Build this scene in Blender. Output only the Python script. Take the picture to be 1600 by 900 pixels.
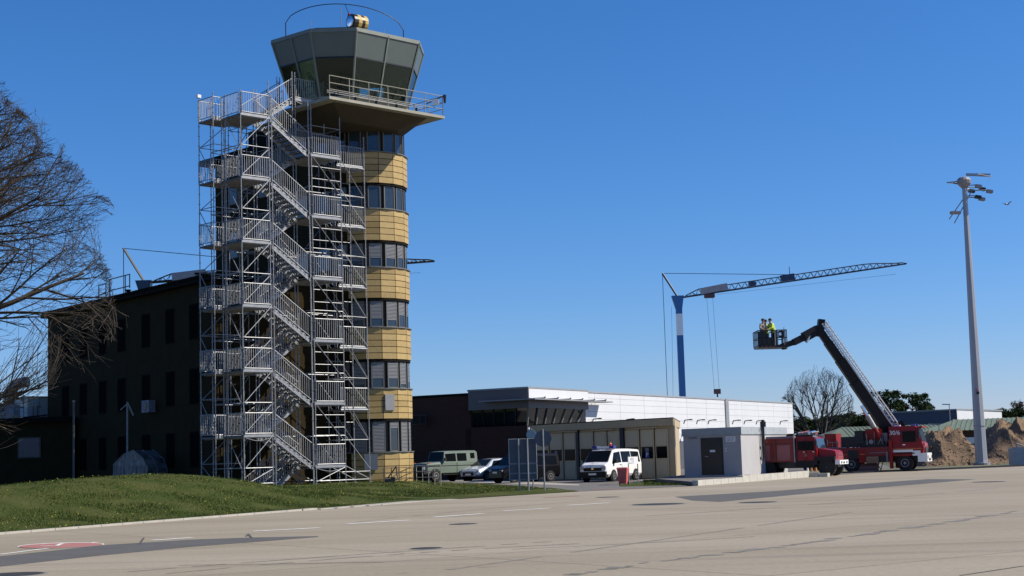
import bpy, math, random
from math import sin, cos, pi, radians, sqrt, atan2
from mathutils import Vector, Matrix, noise
random.seed(7)
for o in list(bpy.data.objects): bpy.data.objects.remove(o)
SC = bpy.context.scene
COL = SC.collection
# ------------------------------------------------------------------ camera
F = 2400.0; HOR = 263.0; ROLL = 0.030; EYE = 1.7
PITCH = math.atan(HOR * cos(ROLL) / F)
fw = Vector((0, cos(PITCH), sin(PITCH))); rt0 = Vector((1, 0, 0)); up0 = Vector((0, -sin(PITCH), cos(PITCH)))
rt = rt0 * cos(ROLL) - up0 * sin(ROLL); up = up0 * cos(ROLL) + rt0 * sin(ROLL)
cd = bpy.data.cameras.new('camera'); cam = bpy.data.objects.new('camera', cd); COL.objects.link(cam)
M = Matrix((rt, up, -fw)).transposed().to_4x4(); M.translation = (0, 0, EYE); cam.matrix_world = M
cd.sensor_width = 36; cd.lens = 36 * F / 1600; cd.clip_end = 5000; cd.clip_start = 0.1
SC.camera = cam
# ------------------------------------------------------------------ sky, sun, exposure
SUN_AZ = radians(90); SUN_EL = radians(40)      # azimuth clockwise from +Y
W = bpy.data.worlds.new("World"); SC.world = W; W.use_nodes = True
nt = W.node_tree; bg = nt.nodes['Background']
sky = nt.nodes.new('ShaderNodeTexSky'); sky.sky_type = 'NISHITA'; sky.sun_disc = False
sky.sun_elevation = SUN_EL; sky.sun_rotation = SUN_AZ; sky.air_density = 1.0; sky.dust_density = 0.0; sky.ozone_density = 3.0; sky.altitude = 50
spl = nt.nodes.new('ShaderNodeSeparateColor'); cmb = nt.nodes.new('ShaderNodeCombineColor'); nt.links.new(sky.outputs[0], spl.inputs[0])
for ch, (mul_, pw_) in enumerate(((.318, 1.46), (.84, 1.05), (1.47, 1.0))):     # deep clear spring blue
    a_ = nt.nodes.new('ShaderNodeMath'); a_.operation = 'POWER'; a_.inputs[1].default_value = pw_; nt.links.new(spl.outputs[ch], a_.inputs[0])
    b_ = nt.nodes.new('ShaderNodeMath'); b_.operation = 'MULTIPLY'; b_.inputs[1].default_value = mul_; nt.links.new(a_.outputs[0], b_.inputs[0])
    c_ = nt.nodes.new('ShaderNodeMath'); c_.operation = 'MINIMUM'; c_.inputs[1].default_value = 14; nt.links.new(b_.outputs[0], c_.inputs[0]); nt.links.new(c_.outputs[0], cmb.inputs[ch])
nt.links.new(cmb.outputs[0], bg.inputs[0]); bg.inputs[1].default_value = 0.066
sd = bpy.data.lights.new('sun', 'SUN'); sd.energy = 4.9; sd.angle = radians(0.5); sd.color = (1, 0.92, 0.77)
so = bpy.data.objects.new('sun', sd); COL.objects.link(so)
S = Vector((sin(SUN_AZ) * cos(SUN_EL), cos(SUN_AZ) * cos(SUN_EL), sin(SUN_EL)))
so.rotation_euler = S.to_track_quat('Z', 'Y').to_euler(); so.location = S * 100
SC.view_settings.view_transform = 'Standard'; SC.view_settings.look = 'None'
SC.view_settings.exposure = 0.36; SC.view_settings.gamma = 1
# ------------------------------------------------------------------ surveying helpers (photo pixel -> place in the world)
def ray(x, y): return rt * ((x - 800) / F) - up * ((y - 450) / F) + fw
def gz(x, y, z=0.0):
    d = ray(x, y); return Vector((0, 0, EYE)) + d * ((z - EYE) / d.z)
def gy(x, y, Y):
    d = ray(x, y); return Vector((0, 0, EYE)) + d * (Y / d.y)
# ------------------------------------------------------------------ materials
MATS = {}
def mat(name, col, rough=0.7, metal=0.0, var=0.12, scale=2.0, bump=0.0, bscale=30.0, spec=0.5, stretch=None, col2=None, coat=0.0):
    if name in MATS: return MATS[name]
    m = bpy.data.materials.new(name); m.use_nodes = True; n = m.node_tree.nodes; l = m.node_tree.links
    b = n['Principled BSDF']; b.inputs['Roughness'].default_value = rough; b.inputs['Metallic'].default_value = metal
    b.inputs['Specular IOR Level'].default_value = spec; b.inputs['Coat Weight'].default_value = coat
    tc = n.new('ShaderNodeTexCoord'); mp = n.new('ShaderNodeMapping'); l.new(tc.outputs['Object'], mp.inputs[0])
    if stretch: mp.inputs['Scale'].default_value = stretch
    nz = n.new('ShaderNodeTexNoise'); nz.inputs['Scale'].default_value = scale; nz.inputs['Detail'].default_value = 6
    nz.inputs['Roughness'].default_value = 0.65
    l.new(mp.outputs[0], nz.inputs[0])
    rp = n.new('ShaderNodeValToRGB'); rp.color_ramp.elements[0].position = 0.3; rp.color_ramp.elements[1].position = 0.7
    if min(col) < 0.7: col = tuple(c * .80 for c in col); col2 = tuple(c * .80 for c in col2) if col2 else None
    c2 = col2 or tuple(min(1, c * (1 + var)) for c in col)
    c1 = tuple(c * (1 - var) for c in col) if not col2 else col
    rp.color_ramp.elements[0].color = (*c1, 1); rp.color_ramp.elements[1].color = (*c2, 1)
    l.new(nz.outputs[0], rp.inputs[0]); l.new(rp.outputs[0], b.inputs['Base Color'])
    if bump:
        n2 = n.new('ShaderNodeTexNoise'); n2.inputs['Scale'].default_value = bscale; n2.inputs['Detail'].default_value = 4
        l.new(mp.outputs[0], n2.inputs[0]); bm = n.new('ShaderNodeBump'); bm.inputs['Strength'].default_value = bump
        bm.inputs['Distance'].default_value = 0.05; l.new(n2.outputs[0], bm.inputs['Height']); l.new(bm.outputs[0], b.inputs['Normal'])
    MATS[name] = m; return m
def mixnode(n, l, fac, a, b, blend='MIX'):
    x = n.new('ShaderNodeMix'); x.data_type = 'RGBA'; x.blend_type = blend
    for i, v in ((0, fac), (6, a), (7, b)):
        if hasattr(v, 'links') or hasattr(v, 'is_linked'): l.new(v, x.inputs[i])
        elif isinstance(v, tuple): x.inputs[i].default_value = (*v, 1)
        else: x.inputs[i].default_value = v
    return x.outputs[2]
galv = mat('galvanised_steel', (0.34, 0.35, 0.37), 0.5, 0.4, 0.18, 3)
galvd = mat('galvanised_deck', (0.10, 0.105, 0.11), 0.7, 0.2, 0.25, 6)
tileA = mat('ochre_tile', (0.48, 0.335, 0.125), 0.55, 0, 0.10, 5, 0.1, 20)
tileB = mat('ochre_tile_pale', (0.52, 0.37, 0.145), 0.55, 0, 0.10, 5, 0.1, 20)
tileC = mat('ochre_tile_deep', (0.41, 0.28, 0.10), 0.55, 0, 0.12, 5, 0.1, 20)
joint = mat('tile_joint', (0.10, 0.075, 0.05), 0.9)
darkwall = mat('shade_brown_wall', (0.040, 0.029, 0.013), 0.9, 0, 0.2, 1.5, 0.2, 12, spec=0.1)  # the shade on these walls is put into the brown itself
darkroof = mat('roof_edge_dark', (0.012, 0.011, 0.010), 0.9, spec=0.1)
frameb = mat('window_frame_brown', (0.045, 0.035, 0.028), 0.5)
frameg = mat('window_frame_grey', (0.16, 0.16, 0.15), 0.5)
glass = mat('dark_glass', (0.012, 0.016, 0.02), 0.06, 0, 0.2, 1, spec=0.8)
glassb = mat('reflective_glass', (0.05, 0.075, 0.10), 0.05, 0.35, 0.3, 0.8)
dullglass = mat('dull_window_glass', (0.008, 0.010, 0.012), 0.45, 0, 0.2, 1, spec=0.12)
carglass = mat('car_glass', (0.008, 0.010, 0.012), 0.12, 0, 0.2, 1, spec=0.1)
boomb = mat('boom_black', (0.008, 0.009, 0.013), 0.5, 0, 0.2, 2, spec=0.25)
ladderm = mat('ladder_aluminium', (0.62, 0.62, 0.64), 0.45, 0.2)
cabglass = mat('cab_glass', (0.008, 0.012, 0.012), 0.05, 0, 0.2, 1, spec=0.3)
voidm = mat('unlit_window', (0.006, 0.006, 0.006), 0.9, 0, 0.1, 1, spec=0.02)
blind = mat('blind_slats', (0.30, 0.30, 0.31), 0.6, 0.1)
cabdark = mat('cab_metal_panel', (0.125, 0.155, 0.15), 0.45, 0.1, 0.06, 1)
cabframe = mat('cab_frame', (0.21, 0.23, 0.20), 0.5, 0.1)
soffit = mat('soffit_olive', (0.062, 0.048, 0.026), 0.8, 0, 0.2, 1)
balcm = mat('balcony_paint', (0.34, 0.33, 0.26), 0.6, 0, 0.12)
black = mat('black_rubber', (0.012, 0.012, 0.013), 0.8)
blackm = mat('black_metal', (0.02, 0.022, 0.026), 0.4, 0.3)
red = mat('fire_red', (0.31, 0.006, 0.008), 0.4, 0, 0.08, 2, spec=.3, coat=0.1)
redd = mat('fire_red_shutter', (0.23, 0.008, 0.010), 0.45)
pinkp = mat('faded_red_panel', (0.34, 0.10, 0.11), 0.5)
white = mat('white_paint', (0.80, 0.80, 0.80), 0.35, 0, 0.04, 2, coat=0.3)
whitec = mat('white_cladding', (0.80, 0.81, 0.83), 0.5, 0, 0.03, 0.6, col2=(.62, .63, .655))
whitec.node_tree.nodes['Color Ramp'].color_ramp.elements[0].color = (.58, .59, .615, 1)
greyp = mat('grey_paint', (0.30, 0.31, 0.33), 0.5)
chrome = mat('polished_steel', (0.7, 0.7, 0.72), 0.15, 1.0)
concb = mat('pale_concrete', (0.55, 0.53, 0.47), 0.85, 0, 0.12, 3, 0.2)
bark = mat('bark', (0.075, 0.058, 0.045), 0.9, 0, 0.3, 3)
bark2 = mat('grey_bark', (0.06, 0.052, 0.045), 0.9, 0, 0.3, 3)
# ------------------------------------------------------------------ mesh builder
class MB:
    def __init__(s): s.v = []; s.f = []; s.mi = []; s.ms = []
    def m(s, mt):
        if mt not in s.ms: s.ms.append(mt)
        return s.ms.index(mt)
    def add(s, vs, fs, mt):
        k = len(s.v); s.v += [tuple(v) for v in vs]; s.f += [[i + k for i in f] for f in fs]; s.mi += [s.m(mt)] * len(fs); return s
    def obox(s, o, a, b, c, mt):
        o, a, b, c = Vector(o), Vector(a), Vector(b), Vector(c)
        vs = [o, o + a, o + a + b, o + b, o + c, o + a + c, o + a + b + c, o + b + c]
        fl = [[0, 3, 2, 1], [4, 5, 6, 7], [0, 1, 5, 4], [1, 2, 6, 5], [2, 3, 7, 6], [3, 0, 4, 7]]
        if a.cross(b).dot(c) < 0: fl = [f[::-1] for f in fl]
        return s.add(vs, fl, mt)
    def box(s, x0, x1, y0, y1, z0, z1, mt): return s.obox((x0, y0, z0), (x1 - x0, 0, 0), (0, y1 - y0, 0), (0, 0, z1 - z0), mt)
    def bar(s, p, q, r, mt, n=6, r2=None):
        p, q = Vector(p), Vector(q); d = (q - p)
        if d.length < 1e-6: return s
        d.normalize(); a = d.orthogonal().normalized(); b = d.cross(a); r2 = r if r2 is None else r2
        vs = []
        for c, rr in ((p, r), (q, r2)):
            for i in range(n):
                t = 2 * pi * i / n; vs.append(c + (a * cos(t) + b * sin(t)) * rr)
        fs = [[i, (i + 1) % n, n + (i + 1) % n, n + i] for i in range(n)] + [list(range(n))[::-1], list(range(n, 2 * n))]
        return s.add(vs, fs, mt)
    def beam(s, p, q, w, h, mt, upv=(0, 0, 1)):
        p, q = Vector(p), Vector(q); d = (q - p).normalized(); u = Vector(upv); sd_ = d.cross(u).normalized(); u = sd_.cross(d)
        return s.obox(p - sd_ * w / 2 - u * h / 2, q - p, sd_ * w, u * h, mt)
    def prism(s, poly, z0, z1, mt, top=None):
        n = len(poly); ar = sum(poly[i][0] * poly[(i + 1) % n][1] - poly[(i + 1) % n][0] * poly[i][1] for i in range(n))
        if ar < 0: poly = poly[::-1]; top = top[::-1] if top else None
        tp = top or poly
        vs = [(p[0], p[1], z0) for p in poly] + [(p[0], p[1], z1) for p in tp]
        fs = [[i, (i + 1) % n, n + (i + 1) % n, n + i] for i in range(n)]
        return s.add(vs, fs + [list(range(n))[::-1], list(range(n, 2 * n))], mt)
    def lathe(s, o, ax, prof, mt, n=16):
        o = Vector(o); d = Vector(ax).normalized(); a = d.orthogonal().normalized(); b = d.cross(a); vs = []
        for (r, h) in prof:
            for i in range(n):
                t = 2 * pi * i / n; vs.append(o + d * h + (a * cos(t) + b * sin(t)) * r)
        fs = []
        for k in range(len(prof) - 1):
            for i in range(n):
                fs.append([k * n + i, k * n + (i + 1) % n, (k + 1) * n + (i + 1) % n, (k + 1) * n + i])
        fs += [list(range(n))[::-1], [(len(prof) - 1) * n + i for i in range(n)]]
        return s.add(vs, fs, mt)
    def plate(s, poly3, thick, mt):
        P = [Vector(p) for p in poly3]; nrm = (P[1] - P[0]).cross(P[2] - P[0]).normalized() * thick; n = len(P)
        vs = P + [p + nrm for p in P]
        fs = [[i, (i + 1) % n, n + (i + 1) % n, n + i] for i in range(n)]
        return s.add(vs, fs + [list(range(n))[::-1], list(range(n, 2 * n))], mt)
    def mesh(s, name):
        me = bpy.data.meshes.new(name); me.from_pydata(s.v, [], s.f)
        for mt in s.ms: me.materials.append(mt)
        me.polygons.foreach_set('material_index', s.mi); me.update(); return me
    def build(s, name, parent=None, loc=(0, 0, 0), rot=0.0, smooth=False):
        me = s.mesh(name)
        if smooth: me.polygons.foreach_set('use_smooth', [True] * len(me.polygons))
        return link(name, me, parent, loc, rot)
def link(name, me, parent=None, loc=(0, 0, 0), rot=0.0):
    o = bpy.data.objects.new(name, me); COL.objects.link(o); o.location = loc
    o.rotation_euler = (0, 0, rot) if not isinstance(rot, tuple) else rot
    if parent: o.parent = parent
    return o
def tag(o, label=None, cat=None, group=None, kind=None):
    if label: o['label'] = label
    if cat: o['category'] = cat
    if group: o['group'] = group
    if kind: o['kind'] = kind
    return o
def thing(name, label, cat, loc=(0, 0, 0), rot=0.0, group=None):
    o = bpy.data.objects.new(name, None); COL.objects.link(o); o.location = loc; o.rotation_euler = (0, 0, rot)
    o.empty_display_size = 0.3
    return tag(o, label, cat, group)
def structure(o): o['kind'] = 'structure'; return o
def text_mesh(s, size, mt, name='lettering', ext=0.004):
    c = bpy.data.curves.new('t', 'FONT'); c.body = s; c.size = size; c.extrude = ext; c.align_x = 'CENTER'; c.align_y = 'CENTER'
    t = bpy.data.objects.new('t', c); COL.objects.link(t); bpy.context.view_layer.update()
    me = bpy.data.meshes.new_from_object(t.evaluated_get(bpy.context.evaluated_depsgraph_get())); bpy.data.objects.remove(t)
    me.materials.clear(); me.materials.append(mt); me.name = name; return me
# ------------------------------------------------------------------ terrain
L0 = Vector((-14.16, 42.34)); DL = Vector((0.416, 0.909))
def ss(a, b, x):
    t = max(0, min(1, (x - a) / (b - a))); return t * t * (3 - 2 * t)
def zt(X, Y):
    r = Vector((X, Y)) - L0; u = r.dot(DL); d = r.dot(Vector((-DL.y, DL.x)))
    z = 0.58 * ss(0.5, 11, d) * (1 - ss(42, 56, u)) * (1 - .95 * ss(-6.5, -2.5, X))
    z += 0.84 * math.exp(-((u - 19) / (14 if u < 19 else 5.5)) ** 2 - ((d - 9) / 6.0) ** 2) * ss(0, 3, d)
    return z + 0.02
def concrete_mat():
    m = bpy.data.materials.new('apron_concrete'); m.use_nodes = True; n = m.node_tree.nodes; l = m.node_tree.links
    b = n['Principled BSDF']; b.inputs['Roughness'].default_value = 0.85
    tc = n.new('ShaderNodeTexCoord')
    def noise_(scale, rot, sc, det=6):
        mp = n.new('ShaderNodeMapping'); mp.inputs['Rotation'].default_value = (0, 0, rot); mp.inputs['Scale'].default_value = sc
        l.new(tc.outputs['Object'], mp.inputs[0]); z = n.new('ShaderNodeTexNoise'); z.inputs['Scale'].default_value = scale
        z.inputs['Detail'].default_value = det; z.inputs['Roughness'].default_value = 0.6; l.new(mp.outputs[0], z.inputs[0]); return z.outputs[0]
    def ramp(s, a, b_, ca, cb):
        r = n.new('ShaderNodeValToRGB'); r.color_ramp.elements[0].position = a; r.color_ramp.elements[1].position = b_
        r.color_ramp.elements[0].color = (*ca, 1); r.color_ramp.elements[1].color = (*cb, 1); l.new(s, r.inputs[0]); return r.outputs[0]
    R65 = -radians(60)
    base = ramp(noise_(0.12, R65, (0.35, 1.6, 1)), 0.35, 0.65, (0.285, 0.242, 0.173), (0.345, 0.298, 0.228))
    fine = ramp(noise_(9, 0, (1, 1, 1), 8), 0.3, 0.7, (0.86, 0.86, 0.86), (1.08, 1.08, 1.08))
    c = mixnode(n, l, 1.0, base, fine, 'MULTIPLY')
    st = ramp(noise_(0.5, R65, (0.12, 2.2, 1)), 0.52, 0.72, (1, 1, 1), (0.72, 0.72, 0.73))
    c = mixnode(n, l, 1.0, c, st, 'MULTIPLY')
    sp = ramp(noise_(1.3, 0, (1, 1, 1), 3), 0.66, 0.76, (1, 1, 1), (0.76, 0.75, 0.74))
    c = mixnode(n, l, 1.0, c, sp, 'MULTIPLY')
    br = n.new('ShaderNodeTexBrick'); mp = n.new('ShaderNodeMapping'); mp.inputs['Rotation'].default_value = (0, 0, -radians(36))
    l.new(tc.outputs['Object'], mp.inputs[0]); l.new(mp.outputs[0], br.inputs[0]); br.offset = 0
    br.inputs['Scale'].default_value = 1; br.inputs['Brick Width'].default_value = 15; br.inputs['Row Height'].default_value = 7.5
    br.inputs['Mortar Size'].default_value = 0.03; br.inputs['Color1'].default_value = (1, 1, 1, 1); br.inputs['Color2'].default_value = (0.93, 0.92, 0.91, 1)
    br.inputs['Mortar'].default_value = (0.55, 0.54, 0.53, 1)
    c = mixnode(n, l, 1.0, c, br.outputs[0], 'MULTIPLY')
    l.new(c, b.inputs['Base Color'])
    bp = n.new('ShaderNodeBump'); bp.inputs['Strength'].default_value = 0.25; bp.inputs['Distance'].default_value = 0.02
    l.new(noise_(14, 0, (1, 1, 1)), bp.inputs['Height']); l.new(bp.outputs[0], b.inputs['Normal'])
    return m
apronm = concrete_mat()
asph = mat('asphalt', (0.115, 0.112, 0.108), 0.9, 0, 0.14, 1.2, 0.3, 40)
asphl = mat('parking_asphalt', (0.17, 0.16, 0.15), 0.9, 0, 0.15, 0.8, 0.3, 40)
grassm = mat('grass_turf', (0.035, 0.064, 0.010), 0.95, 0, 0.3, 0.45, 0.6, 8, spec=0.1, col2=(0.105, 0.105, 0.034))
farm = mat('far_ground', (0.10, 0.11, 0.05), 0.95, 0, 0.3, 0.05)
linew = mat('road_paint', (0.72, 0.72, 0.70), 0.8, 0, 0.2, 4)
redp = mat('red_marking_paint', (0.46, 0.19, 0.17), 0.8, 0, 0.15, 3)
kerbm = mat('kerb_concrete', (0.46, 0.43, 0.38), 0.85, 0, 0.14, 2)
soil = mat('soil', (0.13, 0.085, 0.052), 0.95, 0, 0.35, 1.1, 1.0, 5, col2=(0.30, 0.195, 0.115))
g = MB(); g.add([(-2500, -500, -0.03), (2500, -500, -0.03), (2500, 4000, -0.03), (-2500, 4000, -0.03)], [[0, 1, 2, 3]], farm)
structure(g.build('ground'))
E0 = L0 - DL * 60
edge = [Vector((E0.x, E0.y)), gz(0, 835).xy, gz(480, 797).xy, gz(640, 783.5).xy, gz(705, 780.5).xy, gz(905, 768).xy]
ap = [(-150, -60), (300, -60), (300, 300), (120, 163)] + [tuple(gz(x, y).xy) for x, y in ((1600, 728.5), (1440, 735.5), (1330, 739.5))] + [(19.4, 95), (17.2, 90.8), (11.8, 82), (8.7, 75.5), (3, 71.3)] + [tuple(e) for e in edge[::-1]] + [(-150, -60)]
g = MB(); g.add([(x, y, 0) for x, y in ap[:-1]], [list(range(len(ap) - 1))], apronm); structure(g.build('apron'))
pk = [gz(905, 768.5).xy + Vector((0.3, -0.1)), Vector((2.0, 78.5)), Vector((-0.8, 93)), Vector((-4.7, 112)), Vector((-12, 135)), Vector((40, 170)), Vector((24, 100)), gz(1090, 757).xy]
pk = [(3.0, 71.0), (1.2, 76), (-1.5, 90), (-7, 112), (-14, 140), (40, 175), (25, 101), (17.6, 91), (11.6, 82.4), (8.5, 75.9), (3.6, 71.6)]
g = MB(); g.add([(x, y, 0.006) for x, y in pk], [list(range(len(pk)))], asphl); structure(g.build('parking_lot'))
def flat(name, pts, z, mt, kind=True):
    b = MB(); P = [gz(x, y, z) for x, y in pts]
    ar = sum(P[i].x * P[(i + 1) % len(P)].y - P[(i + 1) % len(P)].x * P[i].y for i in range(len(P)))
    if ar < 0: P = P[::-1]
    b.add(P, [list(range(len(P)))], mt); o = b.build(name); structure(o); return o
def resample(pl, n):
    L = [0]
    for a, b in zip(pl, pl[1:]): L.append(L[-1] + (b - a).length)
    out = []
    for i in range(n):
        t = L[-1] * i / (n - 1); k = 0
        while k < len(pl) - 2 and L[k + 1] < t: k += 1
        f = (t - L[k]) / (L[k + 1] - L[k]); out.append(pl[k].lerp(pl[k + 1], f))
    return out
far_ = [Vector(p) for p in ((-100, 20), (-100, 150), (-11, 150), (-5.0, 109), (-1.0, 92), (2.0, 78.5), (2.85, 71.4))]
NE, NT = 180, 70
Ee = resample(edge, NE); Ff = resample(far_, NE)
g = MB(); vs = []
for i in range(NE):
    for j in range(NT):
        t = (j / (NT - 1)) ** 1.8; p = Ee[i].lerp(Ff[i], t)
        vs.append((p.x, p.y, zt(p.x, p.y) + 0.05 * noise.noise(Vector((p.x * .5, p.y * .5, 0))) * min(1, t * 20)))
g.add(vs, [[i * NT + j, (i + 1) * NT + j, (i + 1) * NT + j + 1, i * NT + j + 1][::-1] for i in range(NE - 1) for j in range(NT - 1)], grassm)
structure(g.build('lawn', smooth=True))
# grass blades and dandelions
bladem = mat('grass_blades', (0.046, 0.078, 0.011), 0.8, 0, 0.3, 0.35, spec=0.2, col2=(0.10, 0.13, 0.028))
g = MB(); vs = []; fs = []
def inlawn():
    while True:
        u = random.uniform(-3, 64); d = random.uniform(0.05, 19) * random.uniform(0.15, 1)
        p = L0 + DL * u + Vector((-DL.y, DL.x)) * d
        if u > 20 and d < 0.9: continue
        if u > 24.2 and d < 0.9 - (u - 24.2) * .4 : continue
        if p.x > 2.5 or (p.y > 76 and p.x > 2.2 - (p.y - 76) * .2): continue
        return p
for i in range(150000):
    p = inlawn(); h = random.uniform(0.02, 0.06) * (1.1 + 1.3 * noise.noise(Vector((p.x * .7, p.y * .7, 3))) + (1.2 if random.random() < .02 else 0)); a = random.uniform(0, pi); w = random.uniform(.008, .018)
    z = zt(p.x, p.y) - 0.01; k = len(vs)
    vs += [(p.x - cos(a) * w, p.y - sin(a) * w, z), (p.x + cos(a) * w, p.y + sin(a) * w, z), (p.x + random.uniform(-.05, .05), p.y + random.uniform(-.05, .05), z + h)]
    fs.append([k, k + 1, k + 2])
g.add(vs, fs, bladem)
tag(g.build('grass'), 'short green grass blades covering the bank beside the road', 'grass', kind='stuff')
yel = mat('dandelion_yellow', (0.75, 0.62, 0.08), 0.7); g = MB()
for i in range(420):
    p = inlawn(); z = zt(p.x, p.y) + random.uniform(.05, .08); r = random.uniform(.010, .020)
    g.add([(p.x - r, p.y, z), (p.x, p.y - r, z), (p.x + r, p.y, z), (p.x, p.y + r, z), (p.x, p.y, z + r), (p.x, p.y, z - r)], [[0, 1, 4], [1, 2, 4], [2, 3, 4], [3, 0, 4], [1, 0, 5], [2, 1, 5], [3, 2, 5], [0, 3, 5]], yel)
tag(g.build('dandelions'), 'tiny yellow dandelions dotted over the grass bank', 'flowers', kind='stuff')
# kerb between road and lawn
g = MB(); kp = resample(edge[:4] + [edge[4]], 90)
for a, b in zip(kp, kp[1:]):
    d = (b - a); L = d.length; d.normalize(); nrm = Vector((d.y, -d.x)); w0 = 0.16 if a.y < 55 else 0.16 + min(1, (a.y - 55) / 4) * 0.62
    g.obox((a.x, a.y, -0.02), (d.x * (L - .02), d.y * (L - .02), 0), (nrm.x * w0, nrm.y * w0, 0), (0, 0, 0.08 if w0 < .3 else 0.045), kerbm)
structure(g.build('kerb'))
# patches and markings on the apron
flat('asphalt_patch', [(0, 869), (170, 851), (310, 842.5), (400, 839.5), (497, 837.5), (497, 838.8), (400, 846.5), (300, 854), (150, 868.5), (-5, 885.5), (-60, 892), (-60, 876)], 0.004, asph)
flat('asphalt_patch', [(1054, 776), (1215, 767), (1325, 757.5), (1450, 748.5), (1525, 748.8), (1500, 751), (1425, 757.5), (1300, 767.5), (1125, 784), (1082, 782)], 0.004, asph)
def line(pts, wd, mt=linew, name='road_marking', z=0.008):
    b = MB()
    for (p, q) in zip(pts, pts[1:]):
        P, Q = gz(*p, z), gz(*q, z); d = (Q - P).normalized(); s_ = Vector((-d.y, d.x, 0)) * wd / 2
        b.add([P - s_, Q - s_, Q + s_, P + s_], [[0, 1, 2, 3]], mt)
    structure(b.build(name))
for a, b in (((237, 844), (300, 840)), ((395, 830), (500, 824.5)), ((542, 818.5), (640, 812.5)), ((677, 808), (755, 802.3)), ((786, 798), (860, 793.8)), ((886, 789.5), (952, 785.5))): line([a, b], 0.24)
line([(0, 866), (150, 847)], 0.12)
tar = mat('tar_crack', (0.09, 0.085, 0.08), 0.9)
line([(385, 838), (388, 834), (393, 840)], 0.05, tar, 'tar_joint'); line([(218, 850), (225, 840)], 0.05, tar, 'tar_joint')
seam = mat('weathered_seam', (0.235, 0.222, 0.20), 0.9, 0, 0.2, 2)
pts = [(880, 900), (1020, 878), (1240, 851), (1440, 822), (1600, 797)]
for a, b in zip(pts, pts[1:]):
    for k in range(14):
        if random.random() < .22: continue
        t = k / 14; t2 = (k + random.uniform(.7, 1.05)) / 14; o_ = random.uniform(-.9, .9)
        line([(a[0] + (b[0] - a[0]) * t, a[1] + (b[1] - a[1]) * t + o_), (a[0] + (b[0] - a[0]) * t2, a[1] + (b[1] - a[1]) * t2 + o_ + random.uniform(-.4, .4))], random.uniform(.08, .3), seam, 'joint_seam', 0.004 + .0008 * (k % 3))
tyre = mat('tyre_rubber_mark', (0.255, 0.232, 0.195), 0.9, 0, 0.25, 3)
for x0, y0, x1, y1 in ((200, 893, 860, 846), (260, 896, 905, 849), (700, 890, 1330, 800), (560, 815, 1100, 772), (1010, 806, 1560, 762)):
    prv = None; b = MB(); n_ = 26; cv = random.uniform(-6, 6)
    for k in range(n_ + 1):
        t = k / n_; P = gz(x0 + (x1 - x0) * t, y0 + (y1 - y0) * t + cv * sin(pi * t), .0035)
        if prv is not None and random.random() < .8:
            d = (P - prv).normalized(); s_ = Vector((-d.y, d.x, 0)) * random.uniform(.03, .07); b.add([prv - s_, P - s_, P + s_, prv + s_], [[0, 1, 2, 3]], tyre)
        prv = P
    structure(b.build('tyre_mark'))
line([(280, 883), (420, 881), (600, 878)], 0.04, tar, 'tar_joint', 0.005); line([(1500, 899), (1600, 884)], 0.04, tar, 'tar_joint', 0.005)
line([(800, 858), (1010, 848), (1180, 838)], 0.05, seam, 'joint_seam', 0.005)
# red runway-style roundel
g = MB(); P = [gz(95 + 66 * cos(t * pi / 16), 852 - 2.0 * cos(t * pi / 16) + 3.6 * sin(t * pi / 16), 0.012) for t in range(32)][::-1]
Pw = [gz(95 + 68 * cos(t * pi / 16), 852 - 2.0 * cos(t * pi / 16) + 4.1 * sin(t * pi / 16), 0.008) for t in range(32)][::-1]
g.add(Pw, [list(range(32))[::-1] if False else list(range(32))], linew); g.add(P, [list(range(32))], redp); structure(g.build('red_ground_marking'))
line([(62, 853), (88, 852.5), (97, 849), (105, 848.6)], 0.10, linew, z=0.016)
line([(850, 777.3), (905, 774.8)], 0.35, redp, 'red_ground_marking'); line([(928, 764.2), (985, 763.2)], 0.45, redp, 'red_ground_marking', 0.012)
iron = mat('cast_iron', (0.06, 0.058, 0.055), 0.7, 0.4, 0.2, 8)
def manhole(x, y, r, lab):
    p = gz(x, y, 0); e = thing('manhole_cover', lab, 'manhole cover', (p.x, p.y, 0), 0, 'drain covers set in the apron')
    b = MB(); b.lathe((0, 0, 0.003), (0, 0, 1), [(r, 0), (r, 0.006), (r * .9, 0.008)], iron, 20); b.build('cover', e)
    b = MB(); b.lathe((0, 0, 0.001), (0, 0, 1), [(r * 1.15, 0), (r * 1.12, 0.004)], seam, 20); b.build('rim', e)
manhole(666, 857, .30, 'round drain cover alone in the foreground concrete'); manhole(1028, 788, .85, 'wide dark drain cover near the left tip of the right asphalt patch')
manhole(1184, 785, .6, 'thin dark drain cover just below the right asphalt patch'); manhole(20, 898, .5, 'drain grate at the very bottom left corner')
manhole(950, 777, .45, 'pale drain cover near the parking entrance'); manhole(1545, 753, .7, 'drain cover right of the asphalt patch near the mast')
manhole(724, 819, .35, 'small drain cover below the dashed white line')
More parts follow.
